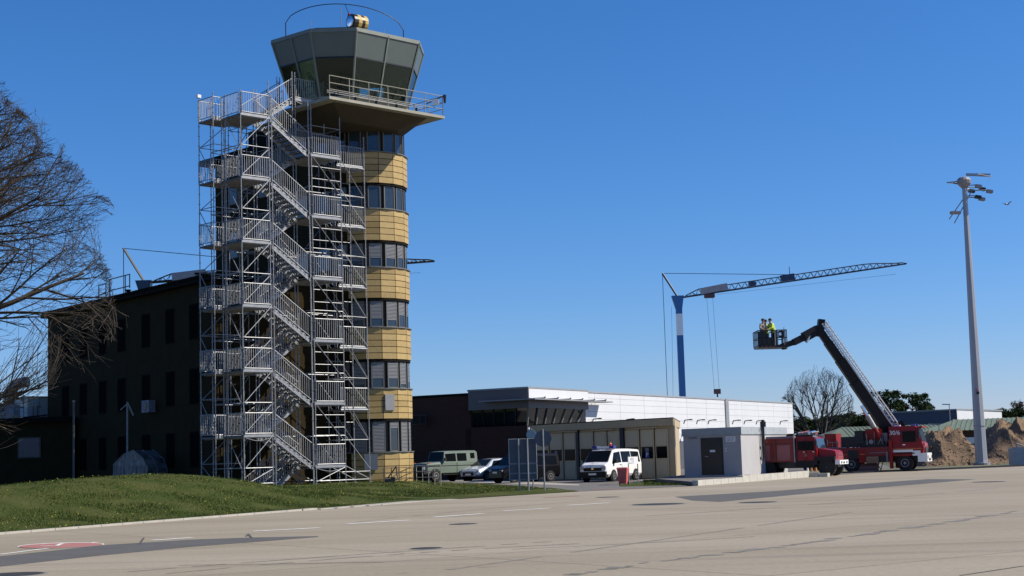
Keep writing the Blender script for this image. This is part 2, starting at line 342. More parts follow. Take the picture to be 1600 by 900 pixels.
# ------------------------------------------------------------------ scaffold stair tower
A46 = radians(44); C = Vector((-13.25, 75.0, 0))
st = thing('scaffold_stair_tower', 'galvanised scaffold stair tower standing against the dark side of the control tower', 'scaffolding', (C.x, C.y, 0.6), A46)
Z0 = 0.6
LZ = [3.11, 6.3, 9.5, 12.7, 15.9, 19.1]; RZ = [z - 1.6 for z in LZ]
def standard(u, v, top, pair=False):
    b = MB(); b.bar((0, 0, 0), (0, 0, top - Z0), .026, galv, 6); z = .25
    b.box(-.09, .09, -.09, .09, -.02, .02, galv)
    while z < top - Z0: b.bar((0, 0, z - .012), (0, 0, z + .012), .055, galv, 6); z += .5
    return b.build('standard', st, (u, v, 0))
US = [0, 1.68, 1.86, 4.14, 4.32, 6.18]; VS = [0, 1.35, 2.7]
for u in US:
    for v in VS:
        tp = 20.3
        if u > 4 and v == 2.7: tp = 22.1
        if u in (4.14, 4.32, 1.86, 1.68) and v > 0: tp = 22.1 if u > 4 else 20.8
        if u == 6.18: tp = 19.9 if v == 0 else 21.9
        if u in (4.14, 4.32) and v == 0: tp = 20.2
        if u == 1.68 and v == 0: tp = 21.0
        standard(u, v, tp)
for u, v, tp in ((-.5, 1.7, 20.4), (-.5, 3.0, 20.2), (1.0, 3.0, 20.4), (0, 1.7, 20.3), (8.0, .3, 18.9), (8.0, 1.6, 18.6), (7.0, 1.6, 18.8), (7.0, .3, 17.2)): standard(u, v, tp)
def pipe(name, p, q, r=.022):
    b = MB(); p = Vector(p); q = Vector(q); b.bar((0, 0, 0), q - p, r, galv, 5); return b.build(name, st, (p.x, p.y, p.z - Z0))
# ledger frames: one mesh per level ring
def ledger_ring(z, mid=False):
    b = MB()
    for v in VS:
        b.bar((0, v, 0), (1.68, v, 0), .022, galv, 5); b.bar((4.32, v, 0), (6.18, v, 0), .022, galv, 5)
    for u in (0, 1.77, 4.23, 6.18): b.bar((u, 0, 0), (u, 2.7, 0), .022, galv, 5)
    if not mid: b.bar((1.77, 2.7, 0), (4.23, 2.7, 0), .022, galv, 5)
    return b.build('ledger_frame', st, (0, 0, z - Z0))
for z in LZ: ledger_ring(z - .08)
for z in LZ: ledger_ring(z - 1.6, True)
ledger_ring(.75, True)
def leftframe(z):
    b = MB(); q = [(-.5, 1.7), (-.5, 3.0), (1.0, 3.0), (1.0, 1.7)]
    for i in range(4): b.bar((*q[i], 0), (*q[(i + 1) % 4], 0), .022, galv, 5)
    return b.build('ledger_frame', st, (0, 0, z - Z0))
for z in LZ: leftframe(z - .09); leftframe(z - 1.35)
def extframe(z):
    b = MB(); q = [(6.18, .3), (8.0, .3), (8.0, 1.6), (6.18, 1.6)]
    for i in range(4): b.bar((*q[i], 0), (*q[(i + 1) % 4], 0), .022, galv, 5)
    b.bar((6.18, 0, 0), (8, .3, -.0), .022, galv, 5)
    return b.build('ledger_frame', st, (0, 0, z - Z0))
for z in RZ: extframe(z - .35); extframe(z - 1.9 if z > 2 else .75)
# diagonals
for z in LZ:
    pipe('brace', (0.05, -.04, z - 1.6), (1.6, -.04, z - .1)); pipe('brace', (0.05, -.04, z - (3.1 if z > 3.5 else 2.4)), (1.6, -.04, z - 1.7))
    pipe('brace', (-.04, .1, z - 1.7), (-.04, 1.3, z - .1)); pipe('brace', (-.5, 3.0, z - 1.4), (-.5, 1.75, z - 3.0 if z > 3.5 else z - 2.3))
    pipe('brace', (-.45, 3.0, z - 1.35), (.95, 3.0, z - .15))
for z in RZ:
    lo = max(z - 1.95, .75)
    if z > 2: pipe('brace', (4.4, -.04, z - .15), (6.1, -.04, lo)); 
    pipe('brace', (6.2, .0, z - .05), (7.98, .28, lo + .0)); 
    if z > 2: pipe('brace', (6.2, .0, z - 1.7), (7.98, .28, max(z - 3.4, .8)))
    pipe('brace', (6.2, 1.35, z - .05), (7.98, 1.6, lo)); pipe('brace', (8.0, .3, lo), (8.0, 1.6, z - .4))
pipe('brace', (4.4, -.04, .75), (6.1, -.04, 1.4)); pipe('brace', (4.4, 2.7, 1.4), (6.1, 2.7, .75))
# bracing bays between the stairs and the tower
for u, v, tp in ((6.18, 3.9, 21.6), (7.7, 3.9, 20.0), (7.7, 2.7, 19.4), (4.3, 3.9, 21.6), (1.86, 3.9, 20.6), (3.0, 3.9, 20.2)): standard(u, v, tp)
def backring(z):
    b = MB()
    for (p, q) in (((4.3, 3.9), (7.7, 3.9)), ((6.18, 2.7), (7.7, 2.7)), ((7.7, 2.7), (7.7, 3.9)), ((6.18, 2.7), (6.18, 3.9)), ((4.3, 2.7), (4.3, 3.9)), ((1.86, 3.9), (4.3, 3.9)), ((1.86, 2.7), (1.86, 3.9)), ((3.0, 2.7), (3.0, 3.9))): b.bar((*p, 0), (*q, 0), .022, galv, 5)
    return b.build('ledger_frame', st, (0, 0, z - Z0))
for k in range(6): backring(3.1 + k * 3.2)
for k in range(11):
    z = 1.5 + k * 1.6; pipe('brace', (6.2, 3.9, z), (7.68, 3.9, z + 1.6)) if k % 2 else pipe('brace', (7.68, 2.7, z), (6.2, 2.7, z + 1.6))
    if k % 2: pipe('brace', (4.32, 3.9, z + 1.6), (6.16, 3.9, z))
    else: pipe('brace', (1.9, 3.9, z), (3.0, 3.9, z + 1.6))
def rungs(z):
    for dz_ in (-.62, -1.25): pipe('guard_tube', (4.32, 0, z + dz_), (6.18, 0, z + dz_), .018)
    pipe('guard_tube', (6.18, 1.6, z - .95), (8.0, 1.6, z - .95), .018); pipe('guard_tube', (0, 2.7, z - .6), (1.68, 2.7, z - .6), .018)
for z in RZ[1:]: rungs(z)
# landings
def landing(u0, u1, v0, v1, z, arc=False):
    b = MB(); b.box(u0, u1, v0, v1, -.05, 0, galvd)
    b.box(u0 - .01, u1 + .01, v0 - .03, v0, -.10, .07, galv)
    n = int((v1 - v0) / .32)
    for i in range(n): b.box(u0 + .05, u1 - .05, v0 + .05 + i * .32, v0 + .09 + i * .32, -.14, -.05, galv)
    # trussed support under the front edge
    k = 6 if arc else 0
    for i in range(k):
        t0, t1 = i / k, (i + 1) / k; f = lambda t: -.12 - .16 * sin(pi * t)
        b.bar((u0 + .1 + (u1 - u0 - .2) * t0, v0, f(t0)), (u0 + .1 + (u1 - u0 - .2) * t1, v0, f(t1)), .018, galv, 4)
    return b.build('landing', st, (0, 0, z - Z0))
for z in LZ: landing(0, 1.72, 0, 2.7, z, z < 4); landing(-.5, 1.0, 1.72, 3.0, z - .02)
for z in RZ: landing(4.28, 6.18, 0, 2.7, z, z < 2)
for z in RZ[1:]: landing(6.2, 7.98, .35, 1.6, z - .3)
landing(4.28, 6.18, 1.4, 2.7, 20.7, True)
def panel_mesh(L, h=1.08, sl=0.0, sp=.125):
    b = MB()
    P = lambda t, z: (L * t, 0, sl * t + z)
    b.bar(P(0, h), P(1, h), .024, galv, 5); b.bar(P(0, .08), P(1, .08), .02, galv, 5)
    b.bar(P(0, .02), P(0, h), .022, galv, 5); b.bar(P(1, .02), P(1, h), .022, galv, 5)
    n = max(2, int(L / sp))
    for i in range(1, n):
        b.bar(P(i / n, .08), P(i / n, h), .013, galv, 4)
    return b.mesh('railing')
PM = {}
def panel(p, q, z, parent=None, dz=0.0):
    p = Vector(p); q = Vector(q); L = (q - p).length; key = (round(L, 2), round(dz, 2))
    if key not in PM: PM[key] = panel_mesh(L, sl=dz)
    d = q - p
    return link('railing', PM[key], parent or st, (p.x, p.y, z - Z0 if parent is None else z), atan2(d.y, d.x))
for z in LZ:
    panel((.04, -.05), (1.64, -.05), z); panel((-.03, .1), (-.03, 1.68), z)
    panel((-.53, 1.7), (-.53, 3.0), z); panel((-.5, 1.7), (-.02, 1.7), z); panel((-.5, 3.02), (1.0, 3.02), z)
for z in RZ:
    panel((4.36, -.05), (6.14, -.05), z)
    if z > 2: panel((6.25, .33), (7.95, .33), z - .3); 
    panel((6.2, .05), (6.2, .33) if z > 2 else (6.2, 2.6), z)
panel((4.3, 1.36), (6.15, 1.36), 20.7); panel((6.18, 1.4), (6.18, 2.65), 20.7)
# flights
def flight(front, z_top, top_left=True):
    """front flights run down from the left landing to the right one, back flights run down from right to left"""
    v0, v1 = (0.08, 1.2) if front else (1.48, 2.6); u0, u1 = 1.78, 4.22; n = 8; dz = -1.6 if top_left else 1.6
    e = MB()
    zt0 = 0 if top_left else -1.6
    for v in (v0, v1):
        e.obox((u0, v - .02, zt0 - .26), (u1 - u0, 0, dz), (0, .04, 0), (0, 0, .17), galv)
    for i in range(1, n + 1):
        t = i / (n + 1); u = u0 + (u1 - u0) * t; z = zt0 + dz * t
        e.box(u - .14, u + .14, v0 + .03, v1 - .03, z - .045, z - .005, galvd)
        e.box(u - .14, u - .10, v0 + .03, v1 - .03, z - .075, z - .045, galv); e.box(u + .10, u + .14, v0 + .03, v1 - .03, z - .075, z - .045, galv)
        for v in (v0 - .02, v1 - .02):
            e.box(u - .15, u + .15, v - .0, v + .04, z - .10, z + .0, galv)
            uu = u - .15 if top_left else u + .12
            e.box(uu, uu + .03, v - .0, v + .04, z - .0, z + .16, galv) if i > 1 or True else None
    f = e.build('stair_flight', st, (0, 0, z_top - Z0))
    panel((u0, v0 - .04), (u1, v0 - .04), zt0 - (0.0), f, dz); panel((u0, v1 + .04), (u1, v1 + .04), zt0, f, dz)
    return f
for z in LZ: flight(True, z)
for z in RZ: 
    flight(False, z, False)
flight(False, 20.7, False)
g = MB(); g.box(-.1, .1, -.08, .08, 0, .16, white); g.bar((0, 0, -.5), (0, 0, 0), .02, galv); g.build('work_light', st, (-.5, 3.0, 20.35 - Z0))
# ------------------------------------------------------------------ control tower
c1 = Vector((-7.97, 84.5)); AX = Vector((cos(A46), sin(A46))); BX = Vector((-sin(A46), cos(A46))); RT_ = 2.31
tw = thing('control_tower', 'tall airport control tower with ochre tiled bands and a glazed octagonal cab', 'tower', (c1.x, c1.y, 0), 0)
def plan(r, t_end=5.6, step=12, a0=-134, a1=46):
    P = []; a = a0
    while a <= a1 + .1: P.append((r * cos(radians(a)), r * sin(radians(a)))); a += step
    d = Vector((cos(radians(46)), sin(radians(46)))) * r
    e = BX * t_end; nn = Vector((cos(radians(-134)), sin(radians(-134)))) * r
    P.append(((e + d).x, (e + d).y)); P.append(((e + nn).x, (e + nn).y)); return P
BT = [2.1, 5.5, 8.8, 12.05, 15.25, 18.4]; BB = [0.3, 3.9, 7.1, 10.4, 13.55, 16.7]
g = MB(); g.prism(plan(2.05), 0, 20.2, frameb); g.build('core', tw)
def tile_ring(z0, z1, a_tile=-112):
    """a band of ceramic tiles: each tile stands a little proud of the dark joint behind"""
    b = MB(); b.prism(plan(RT_ - .02, step=22.5), z0, z1, darkwall); b.prism(plan(RT_ - .012, 5.6, 22.5, a_tile, 46 + .5), z0 + .01, z1 - .01, joint) if False else None
    pts = plan(RT_, step=22.5, a0=a_tile + 0); rows = 5 if z1 - z0 < 1.75 else 5
    n = len(pts) - 1
    segs = []
    for i in range(n):
        if i >= n - 1: continue
        a, c = Vector(pts[i]), Vector(pts[i + 1]); L = (c - a).length; k = max(1, round(L / .9)); 
        for j in range(k): segs.append((a.lerp(c, j / k), a.lerp(c, (j + 1) / k)))
    h = (z1 - z0) / rows
    for (a, c) in segs:
        d = (c - a).normalized(); nr = Vector((d.y, -d.x)); o = a + d * .018; L = (c - a).length - .036
        for r in range(rows):
            jj = random.uniform(-.002, .002)
            b.obox((o.x - nr.x * .03, o.y - nr.y * .03, z0 + r * h + .018), (d.x * L, d.y * L, 0), (nr.x * (.03 + jj), nr.y * (.03 + jj), 0), (0, 0, h - .036), random.choice((tileA, tileA, tileB, tileC)))
    # sill along the top
    b.prism(plan(RT_ + .05, step=9), z1, z1 + .05, frameg); b.prism(plan(RT_ - .06, step=9), z0 - .12, z0, darkroof)
    return b.build('tiled_band', tw)
for z0, z1 in zip(BB, BT): tile_ring(z0, z1)
# windows of the tower
def win(ang, z0, z1, blindh, gl, half=9.5, r=2.10):
    """window on the curved front; ang measured from the camera side, plus towards the sun"""
    a = radians(ang - 90); ca, sa = cos(a), sin(a); w = 2 * r * sin(radians(half)); h = z1 - z0
    wd = MB(); 
    for x in (-w / 2, w / 2 - .05): wd.box(x, x + .05, -.05, .02, 0, h, frameg)
    wd.box(-w / 2, w / 2, -.05, .02, 0, .05, frameg); wd.box(-w / 2, w / 2, -.05, .02, h - .05, h, frameg)
    f = wd.build('window', tw, (r * ca, r * sa, z0), a + pi / 2)
    p = MB(); p.box(-w / 2 + .05, w / 2 - .05, -.02, -.005, .05, h - .05, gl); p.build('pane', f)
    if blindh > 0:
        s_ = MB(); z = h - .06; blindh = min(1, blindh * random.uniform(.75, 1.2))
        while z > h - .05 - blindh * (h - .1): s_.box(-w / 2 + .06, w / 2 - .06, -.045, -.03, z - .055, z - .015, blind); z -= .075
        s_.build('blind', f)
for k, zb in enumerate(BT):
    ztp = BB[k + 1] - .15 if k < 5 else 20.15
    bl = [1.0, .78, .62, .62, 0, 0][k]
    for j, ang in enumerate((-34, -10, 17, 41, 62, 84, 106, 128)):
        if k == 0 and ang == 41: win(ang, zb + .05, ztp, .2, glassb, 8, 2.12); continue
        win(ang, zb + .05, ztp, bl if ang > -20 else bl * .6, glassb if ang > -20 else glass, 9.5 if ang < 50 else 8.5, 2.12)
    # windows on the flat shaded side
    for t in (1.2, 3.2):
        wd = MB(); h = ztp - zb - .1
        for x in (-.55, .5): wd.box(x, x + .05, -.05, .02, 0, h, frameg)
        wd.box(-.55, .55, -.05, .02, 0, .05, frameg); wd.box(-.55, .55, -.05, .02, h - .05, h, frameg)
        q = Vector((cos(radians(-134)), sin(radians(-134)))) * 2.12 + BX * t
        f = wd.build('window', tw, (q.x, q.y, zb + .06), radians(-44)); p = MB(); p.box(-.5, .5, -.02, -.005, .05, h - .05, glass); p.build('pane', f)
# projecting wall patches (service hatches)
for ang, z, w in ((32, 4.35, .55), (5, 1.2, .7)):
    a = radians(ang - 90); b = MB(); b.box(-w / 2, w / 2, -.05, .04, 0, .85, greyp); b.build('hatch', tw, (RT_ * cos(a), RT_ * sin(a), z), a + pi / 2)
# lift and stair shaft behind
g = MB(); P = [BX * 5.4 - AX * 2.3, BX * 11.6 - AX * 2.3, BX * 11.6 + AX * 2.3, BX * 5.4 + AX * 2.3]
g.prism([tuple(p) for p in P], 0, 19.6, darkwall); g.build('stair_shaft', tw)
g = MB(); P = [BX * 5.2 - AX * 3.0, BX * 12.2 - AX * 3.0, BX * 12.2 + AX * 2.6, BX * 5.2 + AX * 2.6]
g.prism([tuple(p) for p in P], 19.6, 19.95, darkroof); P = [BX * 4 - AX * 2.0, BX * 8.5 - AX * 2.0, BX * 8.5 + AX * 2.0, BX * 4 + AX * 2.0]; g.prism([tuple(p) for p in P], 19.95, 21.2, darkroof); g.build('shaft_roof', tw)
for z in (4.2, 7.4, 10.6, 13.8, 17.0):
    for t in (6.6, 9.6):
        wd = MB(); wd.box(-.4, .4, -.04, .02, 0, 1.5, frameg); q = -AX * 2.3 + BX * t
        f = wd.build('window', tw, (q.x, q.y, z), radians(-44)); p = MB(); p.box(-.34, .34, -.06, -.045, .06, 1.44, glass); p.build('pane', f)
# balcony
w2l = lambda P: [(x - c1.x, y - c1.y) for x, y in P]
slab = w2l([(-9.04, 77.0), (-3.4, 82.45), (-7.6, 86.9), (-11.5, 87.2), (-13.2, 84.5), (-12.5, 81.4), (-11.9, 79.9)])
slab2 = w2l([(-8.9, 77.75), (-4.35, 82.2), (-7.7, 85.9), (-11.2, 86.3), (-12.4, 84), (-11.8, 81.5), (-11.1, 79.9)])
slab3 = w2l([(-8.8, 79.6), (-6.0, 82.4), (-6.0, 84.4), (-8.2, 86.0), (-10.8, 86.0), (-11.6, 83.8), (-10.6, 81)])
g = MB(); g.prism(slab, 20.15, 20.3, balcm); g.prism(slab3, 19.55, 20.15, soffit, slab2); g.build('balcony_slab', tw)
cabc = Vector((-8.45 - c1.x, 82.6 - c1.y))
V = w2l([(-12.57, 81), (-10.22, 79), (-7.79, 79), (-4.68, 82), (-4.6, 84.3), (-6.8, 86.6), (-9.3, 86.6), (-12.3, 83.6)])
def shrink(P, k):
    out = []; n = len(P)
    for i in range(n):
        a, b, c = Vector(P[i - 1]), Vector(P[i]), Vector(P[(i + 1) % n])
        d1 = (b - a).normalized(); d2 = (c - b).normalized(); n1 = Vector((-d1.y, d1.x)); n2 = Vector((-d2.y, d2.x))
        m = (n1 + n2); m = m / m.dot(n1) if abs(m.dot(n1)) > 1e-3 else n1; out.append(tuple(b + m * k))
    return out
ZB, ZS, ZR, ZG = 20.3, 20.95, 24.3, 22.95     # balcony floor, glass foot, roof edge, glass head
rin = lambda z: 0.95 * (ZR - z) / (ZR - ZS)
Vb = shrink(V, rin(ZS)); Vg = shrink(V, rin(ZG))
g = MB(); g.prism(shrink(Vb, .02), ZB, ZS - .03, balcm); g.prism(shrink(Vb, -.12), ZS - .05, ZS, balcm); g.build('cab_plinth', tw)
g = MB(); g.prism(shrink(V, -.04), ZR, ZR + .12, cabframe); g.prism(shrink(V, .5), ZR + .12, ZR + .3, darkroof); g.build('cab_roof', tw)
cf = thing('x', 'x', 'x'); bpy.data.objects.remove(cf)
def tinted():
    m = bpy.data.materials.new('tinted_see_through_glass'); m.use_nodes = True; n = m.node_tree.nodes; l = m.node_tree.links; n.clear()
    o = n.new('ShaderNodeOutputMaterial'); mx = n.new('ShaderNodeMixShader'); tr = n.new('ShaderNodeBsdfTransparent'); gl = n.new('ShaderNodeBsdfGlossy'); fr = n.new('ShaderNodeFresnel')
    tr.inputs[0].default_value = (.70, .82, .80, 1); gl.inputs['Roughness'].default_value = .03; gl.inputs[0].default_value = (.8, .9, .9, 1); fr.inputs[0].default_value = 1.38
    l.new(fr.outputs[0], mx.inputs[0]); l.new(tr.outputs[0], mx.inputs[1]); l.new(gl.outputs[0], mx.inputs[2]); l.new(mx.outputs[0], o.inputs[0]); return m
tint = tinted(); inm = mat('cab_interior_dark', (.03, .033, .035), .8); 
core = MB(); core.prism(shrink(Vb, .10), ZS - .1, ZS + .02, inm); core.build('cab_floor', tw)
core = MB(); core.prism(shrink(Vg, .10), ZG + .02, ZR - .06, inm, shrink(V, .12)); core.build('cab_ceiling', tw)
core = MB(); ci = shrink(Vb, .45); co = shrink(Vb, 1.05)
for a_, b_, c_, d_ in zip(ci, ci[1:], co[1:], co): core.prism([a_, b_, c_, d_], ZS + .02, ZS + .22, inm)
for k_ in (0, 2, 3, 5): q = Vector(ci[k_]).lerp(Vector(ci[(k_ + 1) % 8]), .5); core.box(q.x - .25, q.x + .25, q.y - .06, q.y + .06, ZS + .22, ZS + .62, blackm)
core.build('consoles', tw)
core = MB(); q = (Vector(V[0]) + Vector(V[4])) / 2; core.box(q.x - .5, q.x + .5, q.y - .3, q.y + .5, ZS, ZG + .1, inm); core.build('cab_core', tw)
for i in range(8):
    j = (i + 1) % 8; b0, b1 = Vector((*Vb[i], ZS)), Vector((*Vb[j], ZS)); t0, t1 = Vector((*V[i], ZR)), Vector((*V[j], ZR)); g0, g1 = Vector((*Vg[i], ZG)), Vector((*Vg[j], ZG))
    nr = (b1 - b0).cross(t0 - b0).normalized()
    fr = MB()
    nm = 2 if (b1 - b0).length > 2.2 else 1
    for k in range(nm + 1):
        t = k / nm; fr.beam(b0.lerp(b1, t) + nr * .02, t0.lerp(t1, t) + nr * .02, .08, .09, cabframe, upv=nr)
    fr.beam(b0, b1, .06, .07, cabframe); fr.beam(g0 + nr * .02, g1 + nr * .02, .06, .07, blackm); fr.beam(t0 - Vector((0, 0, .04)), t1 - Vector((0, 0, .04)), .08, .08, cabframe)
    f = fr.build('cab_frame', tw)
    for k in range(nm):
        a, c = k / nm, (k + 1) / nm
        p = MB(); p.plate([b0.lerp(b1, a), b0.lerp(b1, c), g0.lerp(g1, c), g0.lerp(g1, a)], .015, tint); p.build('pane', f)
        p = MB(); p.plate([g0.lerp(g1, a), g0.lerp(g1, c), t0.lerp(t1, c), t0.lerp(t1, a)], .015, cabdark); p.build('top_panel', f)
# balcony railing (front sunny side, right end, left end)
def tube_rail(name, pts, z, h, rails, mt, parent, every=1.3, r=.025):
    b = MB()
    for a, c in zip(pts, pts[1:]):
        a, c = Vector(a), Vector(c); L = (c - a).length; n = max(1, round(L / every))
        for i in range(n + 1): p = a.lerp(c, i / n); b.bar((p.x, p.y, z), (p.x, p.y, z + h), r, mt, 5)
        for q in rails: b.bar((a.x, a.y, z + q), (c.x, c.y, z + q), r * .9, mt, 5)
    return b.build(name, parent)
sr = shrink(slab, .06)
tube_rail('balcony_railing', [sr[0], sr[1], sr[2]], 20.3, 1.1, (1.1, .72, .38), balcm, tw, 1.32)
tube_rail('balcony_railing', [sr[2], sr[3], sr[4], sr[5], sr[6]], 20.3, 1.1, (1.1, .72, .38), balcm, tw, 1.5)
g = MB(); a, c = Vector(sr[0]), Vector(sr[1])
for q in (.12, .22): p0 = a.lerp(c, .02) + Vector((-.3, .3)); p1 = a.lerp(c, .86) + Vector((-.3, .3)); g.bar((*p0, 20.3 + q + .2), (*p1, 20.3 + q + .2), .025, greyp, 5)
for i in range(5): p0 = a.lerp(c, .08 + i * .18) + Vector((-.3, .3)); g.box(p0.x - .06, p0.x + .06, p0.y - .06, p0.y + .06, 20.3, 20.62, blackm)
g.build('pipe_run', tw)
q = Vector(sr[1]); g = MB(); g.bar((q.x - .9, q.y - .4, 20.9), (q.x + .12, q.y - .1, 21.42), .03, blackm); g.bar((q.x + .12, q.y - .1, 21.45), (q.x + .12, q.y - .1, 21.0), .09, blackm, 8, .06); g.box(q.x - .5, q.x - .2, q.y - .5, q.y - .3, 20.85, 21.15, white); g.build('camera_arm', tw)
# roof gear: hoops, masts, beacon
g = MB(); H0 = Vector((-11.75 - c1.x, 80.6 - c1.y, ZR + .1)); H1 = Vector((-5.6 - c1.x, 83.2 - c1.y, ZR + .1)); pr = None
g.bar(H0, H0 + Vector((0, 0, .85)), .03, blackm, 5); g.bar(H1, H1 + Vector((0, 0, 1.0)), .03, blackm, 5)
a = H0 + Vector((0, 0, .85)); c = H1 + Vector((0, 0, 1.0))
for i in range(25):
    t = i / 24; p = a.lerp(c, t) + Vector((0, 0, 1.25 * (1 - (2 * t - 1) ** 2) ** .62)); 
    if pr is not None: g.bar(pr, p, .025, blackm, 5)
    pr = p
top = a.lerp(c, .5) + Vector((0, 0, 1.25)); g.bar(top, (-7.9 - c1.x, 81 - c1.y, ZR + .1), .02, blackm, 4); g.build('lightning_hoop', tw)
for x, y, h in ((-8.75, 80.5, 1.7), (-10.4, 80.6, 1.1), (-6.6, 82.5, 1.0), (-8.6, 84, 2.2)):
    g = MB(); g.bar((x - c1.x, y - c1.y, ZR), (x - c1.x, y - c1.y, ZR + h), .028, greyp, 5, .012); g.build('antenna', tw)
g = MB(); g.bar((-8.3 - c1.x, 80.2 - c1.y, ZR), (-8.3 - c1.x, 80.2 - c1.y, ZR + .95), .02, blackm, 5); g.bar((-8.3 - c1.x, 80.2 - c1.y, ZR + .95), (-8.3 - c1.x, 80.2 - c1.y, ZR + 1.25), .08, mat('red_lamp_glass', (.4, .01, .01), .3), 8, .06); g.build('obstruction_light', tw)
yell = mat('beacon_yellow', (.62, .42, .10), .6); bc = Vector((-7.95 - c1.x, 79.7 - c1.y, ZR + .60)); dd = Vector((.75, .66, 0))
g = MB(); g.lathe(bc - dd * .3, dd, [(.38, 0), (.42, .05), (.43, .3)], blackm); g.lathe(bc, dd, [(.435, 0), (.435, .22)], yell); g.lathe(bc + dd * .22, dd, [(.43, 0), (.43, .2)], blackm); g.lathe(bc + dd * .42, dd, [(.43, 0), (.43, .2), (.25, .3)], yell)
g.box(bc.x - .1, bc.x + .4, bc.y - .1, bc.y + .4, ZR + .1, ZR + .25, blackm); beacon = g.build('rotating_beacon', tw)
g = MB(); g.lathe(bc - dd * .31, -dd, [(.32, 0), (.28, .03), (.12, .06)], chrome); g.build('beacon_lens', beacon)
# ------------------------------------------------------------------ low railings by the tower
railm = mat('grey_rail_paint', (.40, .39, .36), .6); raild = mat('brown_rail_paint', (.10, .08, .06), .6)
def fence(label, p0, p1, n, mt, h=0.8, grp='low railings at the foot of the tower', slope=0):
    a, b = Vector(p0), Vector(p1); z = zt(a.x, a.y); e = thing('low_railing', label, 'railing', (a.x, a.y, z), 0, grp)
    m_ = MB()
    for q in (h, h * .62, h * .25): m_.bar((0, 0, q), (b.x - a.x, b.y - a.y, q + slope), .02, mt, 5)
    m_.build('rails', e)
    for i in range(n):
        t = i / (n - 1); b_ = MB(); b_.bar((0, 0, -.3), (0, 0, h + .02 + slope * t), .024, mt, 5); b_.build('post', e, ((b.x - a.x) * t, (b.y - a.y) * t, 0))
pA = gy(600, 750, 80).xy; pB = gy(646, 749, 84).xy; fence('brown three-bar railing in front of the tower foot', pA, pB, 5, raild, .74)
pA = gy(651, 752, 84.5).xy; pB = gy(689, 752, 84).xy; fence('pale grey railing right of the tower in front of the green jeep', pA, pB, 5, railm, .85)
p = gy(612, 750, 81).xy; g = MB(); g.box(-.35, .2, -.15, .15, 0, .25, raild); g.bar((-.2, 0, .2), (.25, 0, .8), .035, raild, 5); g.bar((.25, 0, .8), (.3, 0, .2), .035, raild, 5)
tag(g.build('cycle_stand', None, (p.x, p.y, zt(p.x, p.y))), 'small brown metal stand behind the brown railing', 'stand')
# ------------------------------------------------------------------ dark office building left
BL1 = Vector((-15.45, 78.9)); BL0 = Vector((-29.25, 96.2)); dB = (BL0 - BL1).normalized(); nB = Vector((-dB.y, dB.x)) * -1
if nB.y > 0: nB = -nB
LB = (BL0 - BL1).length; back = -nB
ob = thing('office_building', 'long office block, its shade put into dark brown walls, behind the scaffold stair tower', 'building', (BL1.x, BL1.y, 0), atan2(dB.y, dB.x))
# local x runs along the facade away from the tower, +y is in front (towards the camera side) if mirrored
sg = 1 if Vector((-dB.y, dB.x)).dot(nB) > 0 else -1
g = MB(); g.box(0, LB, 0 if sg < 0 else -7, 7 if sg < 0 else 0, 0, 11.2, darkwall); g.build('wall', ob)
g = MB(); g.box(-.3, LB + .35, -.35 if sg < 0 else -7.3, 7.3 if sg < 0 else .35, 11.2, 11.45, darkroof)
x = 0
while x < LB: g.box(x, x + .22, -.42 if sg < 0 else .2, -.2 if sg < 0 else .42, 11.4, 11.55, darkroof); x += .36
g.build('roof', ob)
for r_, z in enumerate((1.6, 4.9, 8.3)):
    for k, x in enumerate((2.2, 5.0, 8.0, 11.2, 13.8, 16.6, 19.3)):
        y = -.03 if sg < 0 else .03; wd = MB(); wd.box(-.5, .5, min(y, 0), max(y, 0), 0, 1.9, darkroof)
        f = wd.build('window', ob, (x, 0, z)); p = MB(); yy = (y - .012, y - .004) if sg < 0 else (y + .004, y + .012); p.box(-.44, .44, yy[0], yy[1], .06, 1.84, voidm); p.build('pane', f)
acm = mat('aged_white_metal', (.22, .23, .28), .6)
def onwall(px, py_, off=0.0):
    """point on the office facade seen at that photo column"""
    d = ray(px, py_); o = Vector((0, 0, EYE)); n3 = Vector((nB.x, nB.y, 0)); P0 = Vector((BL1.x, BL1.y, 0)) + n3 * off
    t = (P0 - o).dot(n3) / d.dot(n3); return o + d * t
p = onwall(232, 635, .25); g = MB(); g.box(-.45, .45, -.2, .2, -.33, .33, acm); f = tag(g.build('air_conditioner', None, tuple(p), atan2(dB.y, dB.x)), 'grey white air conditioner box on the dark office wall', 'air conditioner')
g = MB(); g.lathe((0, -.2 if sg < 0 else .2, 0), (0, -1 if sg < 0 else 1, 0), [(.26, 0), (.24, .02)], blackm, 14); g.build('fan_grille', f)
def roofrail(px0, px1, ytop, Yp):
    a = gy(px0, ytop, Yp); b_ = gy(px1, ytop, Yp); 
    return a, b_
g = MB(); z0 = 11.4
e = thing('roof_ladder_rail', 'black tubular guard rail on the roof edge of the dark office block', 'railing', (0, 0, 0))
pts = [onwall(142, 460), onwall(153, 460), onwall(159, 460), onwall(183, 460), onwall(190, 460)]
pts = [Vector((q.x, q.y)) - nB * .5 for q in pts]
for (i0, i1, h) in ((0, 1, 1.15), (2, 3, 1.35), (3, 4, 1.35)):
    b = MB(); a, c = pts[i0], pts[i1]; lo = .0
    for q in (a, c): b.bar((q.x, q.y, 11.3 if not (i0 == 3 and q is c) else 12.0), (q.x, q.y, 11.45 + h), .035, blackm, 5)
    for hh in (h, h * .5): b.bar((a.x, a.y, 11.45 + hh), (c.x, c.y, 11.45 + hh), .035, blackm, 5)
    b.build('rail_hoop', e)
